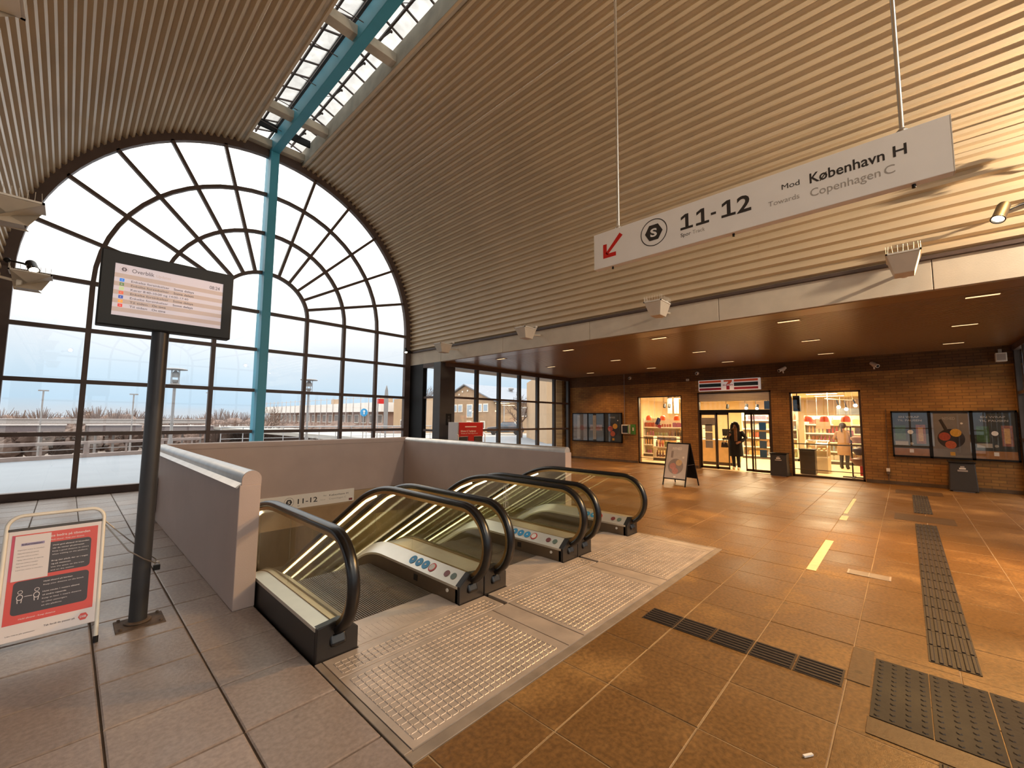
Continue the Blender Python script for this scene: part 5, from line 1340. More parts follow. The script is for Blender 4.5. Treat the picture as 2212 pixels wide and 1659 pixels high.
# defibrillator, cameras, conduit, sockets
m_aed = mat('green_cabinet', '#4f8a3c', .4); 
t = thing('defibrillator', 'green and white defibrillator cabinet between poster case and shop window', 'defibrillator', (WX-.1, 7.95, 1.1))
one(lambda b: b.box(WX-.16, WX-.001, 7.90, 8.21, 1.12, 1.48), 'cabinet', m_white, t, bevel=.01)
one(lambda b: b.box(WX-.17, WX-.16, 7.94, 8.17, 1.16, 1.44), 'window', m_bezel, t); one(lambda b: b.box(WX-.02, WX-.001, 7.68, 7.885, 1.10, 1.49), 'sign_plate', m_aed, t)
one(lambda b: b.box(WX-.165, WX-.16, 7.905, 7.935, 1.13, 1.47), 'green_edge', m_aed, t); one(lambda b: (b.box(WX-.024, WX-.02, 7.755, 7.81, 1.24, 1.37)), 'heart_mark', m_paper, t)
def cam(y, z, label, kind=0):
    t = thing('security_camera', label, 'camera', (WX-.05, y, z), 'cameras above the shop')
    one(lambda b: b.lathe([(.06, 0), (.06, .04)], 12, (WX-.031, y, z), Matrix.Rotation(-PI/2, 3, 'Y')), 'mount', m_white, t, smooth=40)
    if kind:
        d = Vector((-.5, .35*kind, -.28)).normalized(); p = Vector((WX-.12, y, z))
        one(lambda b: b.cyl(p-d*.10, p+d*.16, .05, 12), 'body', m_white, t, smooth=40); one(lambda b: b.cyl(p+d*.16, p+d*.165, .035, 12), 'lens', m_black, t)
        one(lambda b: b.tube([(WX-.06, y, z), (WX-.09, y, z-.09), (WX-.05, y, z-.12)], .018, 8), 'bracket', m_white, t)
    else:
        one(lambda b: b.ball((WX-.085, y, z-.01), .06, 12, 8), 'dome', m_white, t, smooth=60); one(lambda b: b.ball((WX-.13, y, z-.02), .03, 8, 6), 'lens', m_black, t)
cam(7.86, 3.32, 'small dome camera above the left shop window'); cam(5.28, 3.33, 'small dome camera above the left end of the shop sign')
cam(2.68, 3.28, 'white tube camera above the shop, left of the right window', 1); cam(.54, 3.24, 'white tube camera above the right end of the shop window', -1)
t = thing('alarm_box', 'small white box on the wall by the shop sign', 'box', (WX-.03, 5.62, 3.1)); one(lambda b: b.box(WX-.07, WX-.031, 5.57, 5.67, 3.08, 3.15), 'case', m_white, t, bevel=.006); one(lambda b: b.box(WX-.075, WX-.07, 5.60, 5.64, 3.10, 3.13), 'lamp', m_inkg, t)
t = thing('wall_speaker', 'white box high on the brick wall at the far right', 'box', (WX-.08, -1.74, 3.1)); one(lambda b: b.box(WX-.18, WX-.031, -1.84, -1.66, 3.11, 3.32), 'case', m_white, t, bevel=.008); one(lambda b: b.box(WX-.05, WX-.031, -1.78, -1.72, 3.32, 3.42), 'bracket', m_steel, t); one(lambda b: b.box(WX-.186, WX-.18, -1.82, -1.68, 3.14, 3.29), 'grille', m_inkg, t)
t = thing('cable_conduit', 'thin grey conduit running down to the defibrillator', 'conduit', (WX-.04, 8.125, 1.5)); one(lambda b: b.cyl((WX-.045, 8.125, 1.5), (WX-.045, 8.125, 3.48), .011, 8), 'pipe', m_grey, t)
one(lambda b: b.box(WX-.06, WX-.001, 8.11, 8.14, 2.4, 2.43), 'clip', m_grey, t)
t = thing('wall_socket', 'white wall socket on a conduit near the floor, left of the wide poster case', 'socket', (WX-.03, .39, .3)); one(lambda b: b.box(WX-.05, WX-.012, .355, .43, .33, .42), 'socket_box', m_white, t, bevel=.004); one(lambda b: b.box(WX-.05, WX-.012, .36, .425, .26, .33), 'junction', m_rust, t); one(lambda b: [b.cyl((WX-.025, .392, .42), (WX-.025, .37, 2.0), .008, 6), b.cyl((WX-.025, .392, .26), (WX-.025, .392, .09), .008, 6)], 'conduit', m_rust, t)

# bins
def bin_(y, x, w, d, h, label, taper=.03, logo=True):
    t = thing('litter_bin', label, 'bin', (x, y, 0))
    def body(b):
        P = [(-d/2-taper, -w/2-taper), (d/2, -w/2-taper), (d/2, w/2+taper), (-d/2-taper, w/2+taper)]; T = [(-d/2, -w/2), (d/2, -w/2), (d/2, w/2), (-d/2, w/2)]
        b.add([(x+a, y+c, .02) for a, c in P]+[(x+a, y+c, h) for a, c in T], [(3, 2, 1, 0), (4, 5, 6, 7), (0, 1, 5, 4), (1, 2, 6, 5), (2, 3, 7, 6), (3, 0, 4, 7)])
    one(body, 'body', m_binc, t, bevel=.015); one(lambda b: b.box(x-d/2-.015, x+d/2, y-w/2-.015, y+w/2+.015, h, h+.035), 'lid', m_black, t, bevel=.01)
    one(lambda b: b.box(x-d/2+.02, x+d/2-.02, y-w/2+.03, y+w/2-.03, 0, .02), 'foot', m_steel, t)
    if logo:
        xx = x-d/2-.004; zz = h-.12
        one(lambda b: b.box(xx-.006, xx+.01, y-.055, y+.055, zz-.02, zz+.015), 'emblem', m_paper, t); one(lambda b: b.box(xx-.006, xx+.01, y-.035, y+.035, zz+.02, zz+.055), 'emblem_top', m_inkg, t); one(lambda b: b.box(xx-.012, xx+.006, y-.085, y+.085, zz-.075, zz-.035), 'plate', m_inkg, t)
m_binc = mat('bin_charcoal', '#3a3633', .5, var=.08)
bin_(2.85, 15.00, .42, .36, .66, 'charcoal litter bin at the wall between shop door and right shop window', .015)
bin_(-.95, 14.98, .42, .38, .68, 'charcoal litter bin below the wide poster case', .03)

# ------------------------------------------------------------------ shop A-board
def aboard():
    t = thing('poster_stand', 'black A-board with a food poster standing before the shop', 'sign', (10.95, 4.3, 0))
    A, B_ = Vector((10.63, 4.06, 0)), Vector((10.66, 4.655, 0)); u = (A-B_).normalized(); W = (A-B_).length
    top = Vector((.31, -.03, 1.075)); uz = top.normalized(); L = top.length; n = u.cross(uz).normalized(); M = Matrix((u, n, uz)).transposed()
    o = B_
    def plate(a0, a1, z0, z1, d0, d1, nm, m): b = MB(); b.obox(o+u*(a0+a1)/2+uz*(z0+z1)/2+n*(d0+d1)/2, (a1-a0, d1-d0, z1-z0), M); b.build(nm, m, t, bevel=.002)
    plate(0, W, .17, L, -.02, 0, 'panel', m_black, )
    for a0, a1, z0, z1 in ((0, W, L-.03, L), (0, W, .165, .19), (0, .022, 0, L), (W-.022, W, 0, L)): plate(a0, a1, z0, z1, -.022, .012, 'frame_bar', m_black)
    plate(.022, W-.022, .19, L-.03, 0, .003, 'poster_sheet', m_pgrey)
    def disc(a, z, r, m, nm, d): b = MB(); c = o+u*a+uz*z+n*d; b.add([c+u*r*math.cos(2*PI*k/20)+uz*r*math.sin(2*PI*k/20) for k in range(20)], [tuple(range(20))]); b.build(nm, m, t)
    disc(.29, .50, .20, m_pan2, 'pan_photo', .0042); disc(.22, .50, .085, m_pinkp, 'food_photo', .0052); disc(.37, .60, .08, m_yelp, 'food_photo', .0054); disc(.29, .38, .08, m_pinkp, 'food_photo', .0056)
    plate(.26, .32, .215, .255, .003, .0045, 'poster_logo', m_paper); plate(.14, .20, .72, .90, .003, .0042, 'pan_handle', m_pan2); disc(.47, .74, .028, m_paper, 'price_dot', .005)
    b = MB(); b.text('NYHED', o+u*.17+uz*.93+n*.004, u, uz, .07, width=.24, bold=.02, lift=.001); b.build('poster_lettering', m_paper, t)
    R0, R1 = Vector((11.19, 3.93, 0)), Vector((11.37, 4.60, 0)); q0, q1 = o+u*W+uz*L, o+uz*L
    b = MB(); k = .16; b.add([q0, q1, q1+(R1-q1)*(1-k), q0+(R0-q0)*(1-k)], [(0, 1, 2, 3)]); b.add([p+Vector((.012, 0, .004)) for p in (q0, q1, q1+(R1-q1)*(1-k), q0+(R0-q0)*(1-k))], [(3, 2, 1, 0)]); b.build('rear_panel', m_black, t)
    for p, q in ((q0, R0), (q1, R1)): one(lambda b: b.bar(p, q, .022), 'rear_leg', m_black, t)
    c0, c1 = o+u*W+uz*.55, q0+(R0-q0)*.5; one(lambda b: b.bar(c0, c1, .006), 'stay', m_steel, t)
m_pgrey = mat('poster_pale_grey', '#bdb3ab', .45, var=.08, scale=5); m_pan2 = mat('print_grey_pan', '#8f837c', .5, var=.1, scale=8); m_pinkp = mat('print_pale_red', '#b98478', .5, var=.15, scale=25); m_yelp = mat('print_pale_yellow', '#c9ad84', .5, var=.1, scale=25)
aboard()

# ------------------------------------------------------------------ the shop
m_cream = mat('shop_wall_cream', '#e9d5b0', .8, var=.03); m_sfloor = mat('shop_floor_pale', '#dcc6a0', .35, var=.04, scale=1.5); m_sceil = mat('shop_ceiling', '#d9c8a8', .8, var=.03)
m_alu = mat('bronze_shop_frame', '#4a3826', .4, metal=.4); m_shelf = mat('shop_shelf_white', '#ded4c0', .4, var=.03); m_shdark = mat('shop_shelf_dark', '#4a3f35', .5)
m_pl = glow('shop_panel_light', (1.0, .86, .62), 9.0); m_bulb = glow('shop_bulb', (1.0, .85, .58), 26.0); m_orange = mat('lamp_orange', '#e8551c', .45, var=.03, emit='#f0601c', es=.55)
SX0, SX1, SY0, SY1, SH = 15.55, 24.0, -.6, 9.6, 2.66
sfl = thing('floor', 'pale shop floor behind the windows', kind='structure', at=(20, 4, -.2)); one(lambda b: b.box(SX0-.3, SX1, SY0, SY1, -.2, .0), 'shop_floor', m_sfloor, sfl)
room = thing('ceiling', 'cream shop ceiling', kind='structure', at=(20, 4, SH)); one(lambda b: b.box(SX0, SX1, SY0, SY1, SH, SH+.1), 'shop_ceiling', m_sceil, room)
wb = thing('wall_back', 'cream back wall of the shop', kind='structure', at=(SX1, 4, 0)); one(lambda b: b.box(SX1, SX1+.1, SY0, SY1, 0, SH), 'plaster', m_cream, wb)
wb = thing('wall_near', 'cream side wall of the shop, right', kind='structure', at=(20, SY0, 0)); one(lambda b: b.box(SX0, SX1, SY0-.1, SY0, 0, SH), 'plaster', m_cream, wb)
wb = thing('wall_far', 'cream side wall of the shop, left', kind='structure', at=(20, SY1, 0)); one(lambda b: b.box(SX0, SX1, SY1, SY1+.1, 0, SH), 'plaster', m_cream, wb)

def shop_window(y0, y1, zt, name, label, zbar):
    t = thing(name, label, kind='structure', at=(WX+.1, (y0+y1)/2, 0)); x = WX+.02
    one(lambda b: [b.box(x, x+.10, y0, y0+.05, 0, zt), b.box(x, x+.10, y1-.05, y1, 0, zt), b.box(x, x+.10, y0, y1, zt-.04, zt), b.box(x, x+.10, y0, y1, 0, .06)], 'frame', m_alu, t)
    one(lambda b: b.box(x+.03, x+.042, y0+.05, y1-.05, .06, zt-.04), 'pane', m_sglass, t)
    one(lambda b: b.box(x+.05, x+.08, y0+.05, y1-.05, zbar-.015, zbar+.015), 'crossbar', m_alu, t)
    one(lambda b: b.box(x+.05, x+.07, y0+.05, y1-.05, .21, .23), 'low_bar', m_alu, t)
m_sglass = glass('shop_glass', (.98, .98, .97), 1.5)
shop_window(.87, 2.57, 2.55, 'window_8', 'right lit shop window in the brick wall', .98); shop_window(5.87, 7.59, 2.57, 'window_9', 'left lit shop window in the brick wall', .98)
door = thing('door_1', 'glazed sliding shop entrance standing open', kind='structure', at=(WX+.1, 4.2, 0)); x = WX+.02
one(lambda b: [b.box(x, x+.14, 3.06, 3.11, 0, 2.64), b.box(x, x+.14, 5.27, 5.32, 0, 2.64), b.box(x, x+.14, 3.06, 5.32, 2.59, 2.64)], 'door_frame', m_alu, door)
one(lambda b: b.box(x, x+.18, 3.11, 5.27, 1.93, 2.03), 'header_bar', m_black, door)
one(lambda b: b.box(x+.02, x+.26, 3.11, 5.27, 2.33, 2.59), 'roller_box', mat('roller_grey', '#a5977f', .6), door)
for k in range(5): one(lambda b: b.box(x+.012, x+.02, 3.11, 5.27, 2.34+k*.05, 2.378+k*.05), 'roller_slat', m_shelf, door)
one(lambda b: b.box(x+.05, x+.06, 3.11, 5.27, 2.03, 2.33), 'fanlight', m_sglass, door)
def leaf(ya, yb, xo, w=.04):
    one(lambda b: [b.box(x+xo, x+xo+.04, ya, ya+w, 0.02, 1.93), b.box(x+xo, x+xo+.04, yb-w, yb, 0.02, 1.93), b.box(x+xo, x+xo+.04, ya, yb, .02, .10), b.box(x+xo, x+xo+.04, ya, yb, 1.86, 1.93)], 'leaf_frame', m_alu, door)
    one(lambda b: b.box(x+xo+.015, x+xo+.025, ya+w, yb-w, .10, 1.86), 'leaf_glass', m_sglass, door)
leaf(4.70, 5.27, .05, .05); leaf(3.11, 3.68, .05, .05); leaf(4.36, 4.80, .10, .03); leaf(3.58, 3.87, .10, .03)
for k, z in enumerate((.50, .79, 1.08, 1.37)):
    one(lambda b: b.box(x+.03, x+.034, 3.24, 3.44, z, z+.24), 'window_sticker', mat('sticker_blue_%d' % k, ('#4a6f8f', '#5d7890', '#58748c', '#2f6fb0')[k], .5), door)
for k, z in enumerate((.72, 1.0, 1.28)): one(lambda b: b.box(x+.03, x+.034, 4.86, 5.10, z, z+.25), 'window_sticker', m_pgl, door)
one(lambda b: b.box(x+.03, x+.034, 4.78, 5.22, 1.50, 1.76), 'window_sticker', m_pgl, door)

# lights of the shop
for k, (px, py, sz) in enumerate(((16.6, 2.15, .9), (18.2, 2.1, .9), (19.8, 2.05, .9), (16.8, 6.9, 1.0), (18.6, 6.9, 1.0), (18.0, 4.3, 1.0), (20.5, 5.0, 1.0))):
    t = thing('ceiling_light', 'flat square panel light in the shop ceiling, %s' % ('behind the right window, first', 'behind the right window, second', 'behind the right window, third', 'behind the left window, first', 'behind the left window, second', 'inside the shop door, first', 'inside the shop door, second')[k], 'light', (px, py, SH), 'shop ceiling panel lights')
    one(lambda b: b.box(px-.15, px+.15, py-sz/2, py+sz/2, SH-.03, SH-.002), 'frame', m_white, t); one(lambda b: b.box(px-.13, px+.13, py-sz/2+.02, py+sz/2-.02, SH-.036, SH-.03), 'panel', m_pl, t)
SHOP_W = 150
for (px, py) in ((17.2, 2.0), (20.5, 2.2), (17.4, 4.4), (20.6, 4.8), (17.2, 6.9), (20.6, 7.2)):
    light('shop_light', 'AREA', (px, py, SH-.06), (px, py, 0), SHOP_W, (1.0, .78, .46), room, shape='SQUARE', size=.8)
tr = thing('track_light', 'ceiling light track with bright bulbs behind the right shop window', 'light', (18, 1.5, SH-.3))
one(lambda b: [b.bar((16.8, 1.85, 2.40), (18.6, 1.2, 2.40), .03), b.cyl((16.9, 1.80, 2.40), (16.9, 1.8, SH), .01, 6), b.cyl((18.4, 1.27, 2.40), (18.4, 1.27, SH), .01, 6)], 'track', m_white, tr)
for (y, z) in ((1.61, 2.15), (1.41, 2.08), (1.17, 2.20)): one(lambda b: b.ball((17.9, y, z), .055, 10, 8), 'bulb', m_bulb, tr); one(lambda b: b.cyl((17.9, y, z+.05), (17.9, y+.05, 2.40), .02, 8), 'stem', m_black, tr)
for (y, z, lb) in ((7.35, 2.27, 'twin black track spot behind the left shop window, left one'), (7.15, 2.27, 'twin black track spot behind the left shop window, right one'), (4.9, 2.2, 'black track spot above the counter, inside the shop door'), (3.9, 2.18, 'bright track spot inside the shop door'), (4.25, 2.2, 'bright track spot above the woman at the door')):
    t = thing('track_spot', lb, 'light', (17.2, y, z), 'track spots in the shop'); one(lambda b: b.cyl((17.2, y, z-.07), (17.26, y, z+.07), .055, 10), 'can', m_black, t, smooth=40); one(lambda b: b.tube([(17.23, y, z), (17.25, y+.06, z+.12), (17.25, y+.03, SH)], .008, 6), 'stem', m_black, t)
    if 'bright' in lb: one(lambda b: b.ball((17.18, y, z-.07), .05, 10, 6), 'bulb', m_bulb, t)
def pendant(y, zc, label):
    t = thing('pendant_lamp', label, 'light', (16.5, y, zc), 'orange pendant lamps')
    one(lambda b: b.lathe([(.118, -.09), (.120, -.02), (.105, .05), (.07, .095), (.02, .11)], 20, (16.5, y, zc)), 'shade', m_orange, t, smooth=50)
    one(lambda b: b.cyl((16.5, y, zc+.10), (16.5, y, SH), .006, 6), 'cord', m_white, t); one(lambda b: b.ball((16.5, y, zc-.05), .035, 8, 6), 'bulb', m_bulb, t)
for y, n in ((7.73, 'left'), (7.14, 'middle'), (6.58, 'right')): pendant(y-.02, 1.75, 'orange pendant lamp behind the left shop window, %s of the three' % n)
for y, n in ((2.29, 'left'), (1.87, 'middle'), (1.33, 'right')): pendant(y, 1.74, 'orange pendant lamp behind the right shop window, %s of the three' % n)

# shelving with goods
goods_cols = ['#a8503a', '#c4945a', '#e2d2b4', '#8a8a5a', '#8a94a0', '#7d523c', '#c08a6e', '#dcc088', '#b0a796', '#95566a', '#4d3a30', '#d8bc96']
m_goods = [mat('goods_%d' % k, c, .45, var=.06) for k, c in enumerate(goods_cols)]
def good_mesh(kind, m):
    b = MB()
    if kind == 'bottle': b.lathe([(.032, 0), (.034, .13), (.014, .18), (.014, .22)], 8)
    elif kind == 'carton': b.box(-.045, .045, -.04, .04, 0, .19)
    elif kind == 'packet': b.prism([(-.07, 0), (.07, 0), (.075, .14), (.05, .17), (-.05, .17), (-.075, .14)], 'x', -.03, .03)
    else: b.lathe([(.036, 0), (.036, .115), (.030, .12)], 10)
    o = b.build(kind, m); me = o.data; bpy.data.objects.remove(o); return me
GM = {(k, i): good_mesh(k, m) for k in ('bottle', 'carton', 'packet', 'tin') for i, m in enumerate(m_goods)}
cname = ['red', 'amber', 'cream', 'green', 'blue', 'brown', 'salmon', 'yellow', 'grey', 'crimson', 'dark', 'tan']
rg = random.Random(9)
def shelf_unit(x0, x1, y0, y1, h, levels, label, where, m=None, back=True, face='x'):
    m = m or m_shelf
    t = thing('shelf_unit', label, 'shelf', ((x0+x1)/2, (y0+y1)/2, 0)); rp = thing if False else None
    one(lambda b: b.box(x0, x1, y0, y0+.03, 0, h), 'side_panel', m, t); one(lambda b: b.box(x0, x1, y1-.03, y1, 0, h), 'side_panel', m, t)
    if back: one(lambda b: b.box(x1-.02, x1, y0, y1, 0, h), 'back_panel', m_cream, t)
    one(lambda b: b.box(x0, x1, y0, y1, 0, .10), 'plinth', m_shdark, t)
    for k in range(levels):
        z = .12+(h-.15)*k/levels
        one(lambda b: b.box(x0, x1, y0, y1, z, z+.025), 'shelf_board', m, t); one(lambda b: b.box(x0-.012, x0, y0, y1, z-.01, z+.04), 'price_rail', m_paper, t)
        y = y0+.10; gap = (h-.15)/levels
        while y < y1-.10:
            kd = rg.choice(('bottle', 'carton', 'packet', 'tin')); ci = rg.randrange(12); run = rg.randint(2, 4)
            for r_ in range(run):
                if y > y1-.09: break
                o = bpy.data.objects.new(kd, GM[(kd, ci)]); COL.objects.link(o); o.location = (x0+.10, y, z+.0255); s = min(1.25, (gap-.05)/.23); o.scale = (1, 1.15, s)
                lvl = ('lowest', 'second lowest', 'third lowest', 'fourth lowest', 'fifth lowest', 'sixth lowest')[k]
                tag(o, '%s %s on the %s shelf of the %s' % (cname[ci], kd, lvl, where), kd, '%s %ss on the %s shelf of the %s' % (cname[ci], kd, lvl, where)); y += .12 if kd != 'packet' else .18
            y += .02
shelf_unit(20.6, 21.0, .2, 3.0, 1.9, 5, 'tall white shelf unit with mixed goods, behind the right shop window', 'unit behind the right window')
shelf_unit(21.0, 21.4, 3.3, 5.4, 2.1, 5, 'tall white shelf unit with goods facing the shop door', 'unit facing the door')
shelf_unit(18.6, 19.0, 6.3, 9.0, 1.75, 4, 'white shelf unit with goods behind the left shop window', 'unit behind the left window')
shelf_unit(16.9, 17.25, 6.75, 7.75, .98, 2, 'low basket shelf close behind the left shop window', 'low unit behind the left window', back=False)
# counter, display case, freezer
t = thing('counter', 'pale wooden shop counter inside the door, left of the woman', 'counter', (17.4, 5.3, 0)); one(lambda b: b.box(17.0, 17.7, 4.62, 6.0, .10, .90), 'body', m_wood, t, bevel=.01); one(lambda b: b.box(16.96, 17.74, 4.58, 6.04, .90, .94), 'worktop', m_shelf, t, bevel=.006); one(lambda b: b.box(17.05, 17.65, 4.66, 5.96, 0, .10), 'plinth', m_shdark, t)
t = thing('till', 'dark till on the shop counter', 'till', (17.3, 4.95, .94)); one(lambda b: b.box(17.15, 17.45, 4.82, 5.10, .941, 1.02), 'base', m_black, t); one(lambda b: b.obox((17.3, 4.96, 1.22), (.05, .34, .26), Matrix.Rotation(R(-12), 3, 'Y')), 'monitor', m_black, t); one(lambda b: b.cyl((17.32, 4.96, 1.0), (17.32, 4.96, 1.12), .02, 8), 'stem', m_black, t)
def case():
    t = thing('display_case', 'curved white glazed display case behind the right shop window', 'display case', (17.3, 2.25, 0))
    prof = [(16.75, .12), (16.75, .55), (16.80, .80), (16.95, .98), (17.2, 1.03), (17.55, 1.03), (17.55, .12)]
    one(lambda b: b.prism([(16.78, .0), (16.78, .50), (17.55, .50), (17.55, .0)], 'y', 1.86, 2.46), 'base', m_shelf, t, bevel=.01)
    one(lambda b: b.prism([(16.75, .50), (16.76, .62), (16.82, .82), (16.96, .98), (17.2, 1.03), (17.2, 1.02), (16.965, .97), (16.83, .81), (16.772, .62), (16.762, .5)], 'y', 1.86, 2.46), 'curved_glass', m_sglass, t, smooth=50)
    one(lambda b: b.box(17.2, 17.56, 1.86, 2.46, .99, 1.03), 'top', m_shelf, t); one(lambda b: b.box(17.52, 17.56, 1.86, 2.46, .5, 1.0), 'back', m_cream, t)
    for y in (1.86, 2.16, 2.455): one(lambda b: b.tube([(16.75, y, .5), (16.76, y, .62), (16.82, y, .82), (16.96, y, .98), (17.2, y, 1.03)], .012, 6), 'rib', m_white, t)
    one(lambda b: b.box(16.85, 17.5, 1.9, 2.44, .70, .715), 'tray', m_shelf, t)
case()
for k in range(8):
    o = one(lambda b: b.ball((0, 0, .035), (.06, .05, .035), 10, 6), 'bread_roll', m_goods[[1, 11, 5][k % 3]], smooth=60); o.location = (16.98+.14*(k//4), 1.97+.13*(k % 4), .715)
    tag(o, 'baked roll on the tray of the display case, %s row, %s from the right' % (('front', 'back')[k//4], ('first', 'second', 'third', 'fourth')[k % 4]), 'bread', 'rolls in the display case')
bin_(2.28, 16.1, .40, .36, .76, 'black bin standing just inside the right shop window', .0, False)
t = thing('loudspeaker', 'black loudspeaker hanging at the top left of the right shop window', 'speaker', (15.75, 2.44, 1.97)); one(lambda b: b.box(15.62, 15.86, 2.36, 2.54, 1.97, 2.46), 'case', m_black, t, bevel=.01); one(lambda b: b.lathe([(.075, 0), (.06, .01)], 16, (15.62, 2.45, 2.12), Matrix.Rotation(-PI/2, 3, 'Y')), 'cone', m_post, t); one(lambda b: b.cyl((15.75, 2.45, 2.46), (15.75, 2.45, SH), .012, 6), 'hanger', m_black, t)
t = thing('loudspeaker', 'black loudspeaker at the top right of the shop door', 'speaker', (15.75, 3.25, 2.03)); one(lambda b: b.box(15.64, 15.84, 3.16, 3.34, 2.05, 2.32), 'case', m_black, t, bevel=.01); one(lambda b: b.cyl((15.75, 3.25, 2.32), (15.75, 3.25, SH), .012, 6), 'hanger', m_black, t)
def potted(y, x, z0, label):
    t = thing('potted_flowers', label, 'plant', (x, y, z0))
    one(lambda b: b.lathe([(.06, 0), (.085, .22), (.075, .21), (.05, .02)], 14, (x, y, z0)), 'pot', m_wood, t, smooth=40)
    rr = random.Random(2)
    def stems(b):
        for k in range(14): a = rr.uniform(0, 6.28); r = rr.uniform(.02, .11); b.cyl((x, y, z0+.2), (x+r*math.cos(a), y+r*math.sin(a), z0+.30+rr.uniform(.05, .2)), .005, 5)
    one(stems, 'stems', m_goods[3], t)
    for k in range(9): a = rr.uniform(0, 6.28); r = rr.uniform(.02, .11); one(lambda b: b.ball((x+r*math.cos(a), y+r*math.sin(a), z0+.36+rr.uniform(.0, .16)), (.035, .035, .025), 8, 5), 'flower', m_goods[7], t)
pd = thing('plant_stand', 'tall pale pedestal behind the right edge of the left shop window', 'stand', (15.85, 6.12, 0)); one(lambda b: b.box(15.75, 15.95, 6.02, 6.22, 0, .82), 'column', m_wood, pd, bevel=.01); one(lambda b: b.box(15.72, 15.98, 5.99, 6.25, .82, .85), 'top', m_shelf, pd)
potted(6.12, 15.85, .851, 'pot of yellow flowers on the pedestal behind the left shop window')
bn = thing('hanging_banner', 'blue and red banner hanging behind the left shop window', 'banner', (16.4, 7.25, 1.4)); M = Matrix.Rotation(R(25), 3, 'X'); one(lambda b: b.obox((16.4, 7.28, 1.62), (.012, .16, .28), M), 'blue_cloth', mat('banner_blue', '#3a3f8f', .7), bn); one(lambda b: b.obox((16.4, 7.23, 1.42), (.013, .15, .13), M), 'red_cloth', m_red, bn); one(lambda b: b.cyl((16.4, 7.42, 1.3), (16.4, 7.42, SH), .008, 6), 'cord', m_white, bn)
# vertical white fabric strips in the left window and price cards
for k, y in enumerate((7.28, 7.0, 6.72)):
    t = thing('hanging_poster', 'long white hanging poster behind the left shop window, %s' % ('left', 'middle', 'right')[k], 'poster', (17.6, y, 1.9), 'white hanging posters'); one(lambda b: b.box(17.59, 17.60, y-.10, y+.10, 1.95, 2.70), 'cloth', m_pgl, t); one(lambda b: b.cyl((17.595, y, 2.70), (17.595, y, SH), .006, 6), 'cord', m_white, t)
bs = thing('basket_stand', 'black stand with three round baskets at the right of the right shop window', 'stand', (16.1, 1.18, 0))
one(lambda b: [b.box(15.8, 16.4, 1.15, 1.21, 0, .03), b.box(16.07, 16.13, .92, 1.44, 0, .03)], 'foot', m_black, bs); one(lambda b: b.cyl((16.1, 1.2, .03), (16.1, 1.2, 1.5), .018, 8), 'pole', m_black, bs)
for z, m, r in ((1.12, m_goods[1], .20), (.78, m_goods[10], .17), (.48, m_goods[5], .22)): one(lambda b: b.lathe([(r*.55, -.10), (r, .02), (r*.96, .08), (r*.3, .12)], 14, (16.1, 1.02, z)), 'basket', m, bs, smooth=50)
one(lambda b: b.box(16.05, 16.2, .93, 1.03, .08, .36), 'red_bag', m_red, bs)
for (x_, y, z, w, h, ci, lb) in ((20.4, 2.35, 1.55, .45, .35, 6, 'square salmon poster hanging at the left behind the right window'), (19.2, 1.55, 1.12, .4, .45, 9, 'pinkish card hanging in the middle behind the right window'), (19.6, 1.7, 1.62, .5, .22, 7, 'yellow card hanging behind the right window'), (20.4, 3.6, 1.75, .4, .5, 0, 'red poster hanging inside the shop door at the right'), (20.3, 1.3, 2.05, 1.2, .25, 4, 'blue band sign above the shelf behind the right window')):
    t = thing('price_card', lb, 'card', (x_, y, z), 'cards hanging in the shop'); one(lambda b: b.box(x_, x_+.012, y-w/2, y+w/2, z-h/2, z+h/2), 'card', m_goods[ci], t); one(lambda b: [b.cyl((x_, y+s*w*.4, z+h/2), (x_, y+s*w*.4, SH), .004, 4) for s in (-1, 1)], 'cord', m_white, t)
# ------------------------------------------------------------------ people
m_skin = mat('skin', '#c48e70', .5, var=.04); m_coat = mat('dark_winter_coat', '#0f0d10', .8, var=.15, scale=20); m_leg = mat('dark_leggings', '#17161a', .8)
m_hair = mat('dark_brown_hair', '#2c1a12', .55, var=.25, scale=30); m_scarf = mat('tan_scarf', '#7a5335', .9, var=.3, scale=25); m_shoe = mat('pale_shoes', '#d8c2a0', .5)
m_bag = mat('dark_leather_bag', '#231914', .4); m_top = mat('cream_top', '#7d5c38', .8, var=.1); m_boot = mat('black_boots', '#1b1715', .5); m_eye = mat('eye_dark', '#20140f', .3); m_lip = mat('lips', '#9c5547', .5)
def skin_body(name, joints, bones, mt, parent):
    me = bpy.data.meshes.new(name); idx = {k: i for i, k in enumerate(joints)}
    me.from_pydata([joints[k][0] for k in joints], [(idx[a], idx[b]) for a, b in bones], [])
    o = bpy.data.objects.new(name, me); COL.objects.link(o); o.parent = parent; me.materials.append(mt)
    sk = o.modifiers.new('skin', 'SKIN'); sk.use_smooth_shade = True; sk.branch_smoothing = .4
    if not me.skin_vertices: me.attributes.new('skin_vertices', 'FLOAT', 'POINT') if False else None
    ly = me.skin_vertices[0] if me.skin_vertices else None
    if ly:
        for k, i in idx.items():
            r = joints[k][1]; r = r if isinstance(r, tuple) else (r, r); ly.data[i].radius = r; ly.data[i].use_root = (k == 'pelvis')
    s = o.modifiers.new('sub', 'SUBSURF'); s.levels = 2; s.render_levels = 2
    return o
def ellipse_rings(rings, n=20):
    b = MB(); vs = []; fs = []
    for (cx, cy_, z, rx, ry) in rings:
        for j in range(n): vs.append((cx+rx*math.cos(2*PI*j/n), cy_+ry*math.sin(2*PI*j/n), z))
    for i in range(len(rings)-1):
        for j in range(n): j2 = (j+1) % n; fs.append((i*n+j, i*n+j2, (i+1)*n+j2, (i+1)*n+j))
    fs += [tuple(range(n))[::-1], tuple((len(rings)-1)*n+j for j in range(n))]
    return b.add(vs, fs)
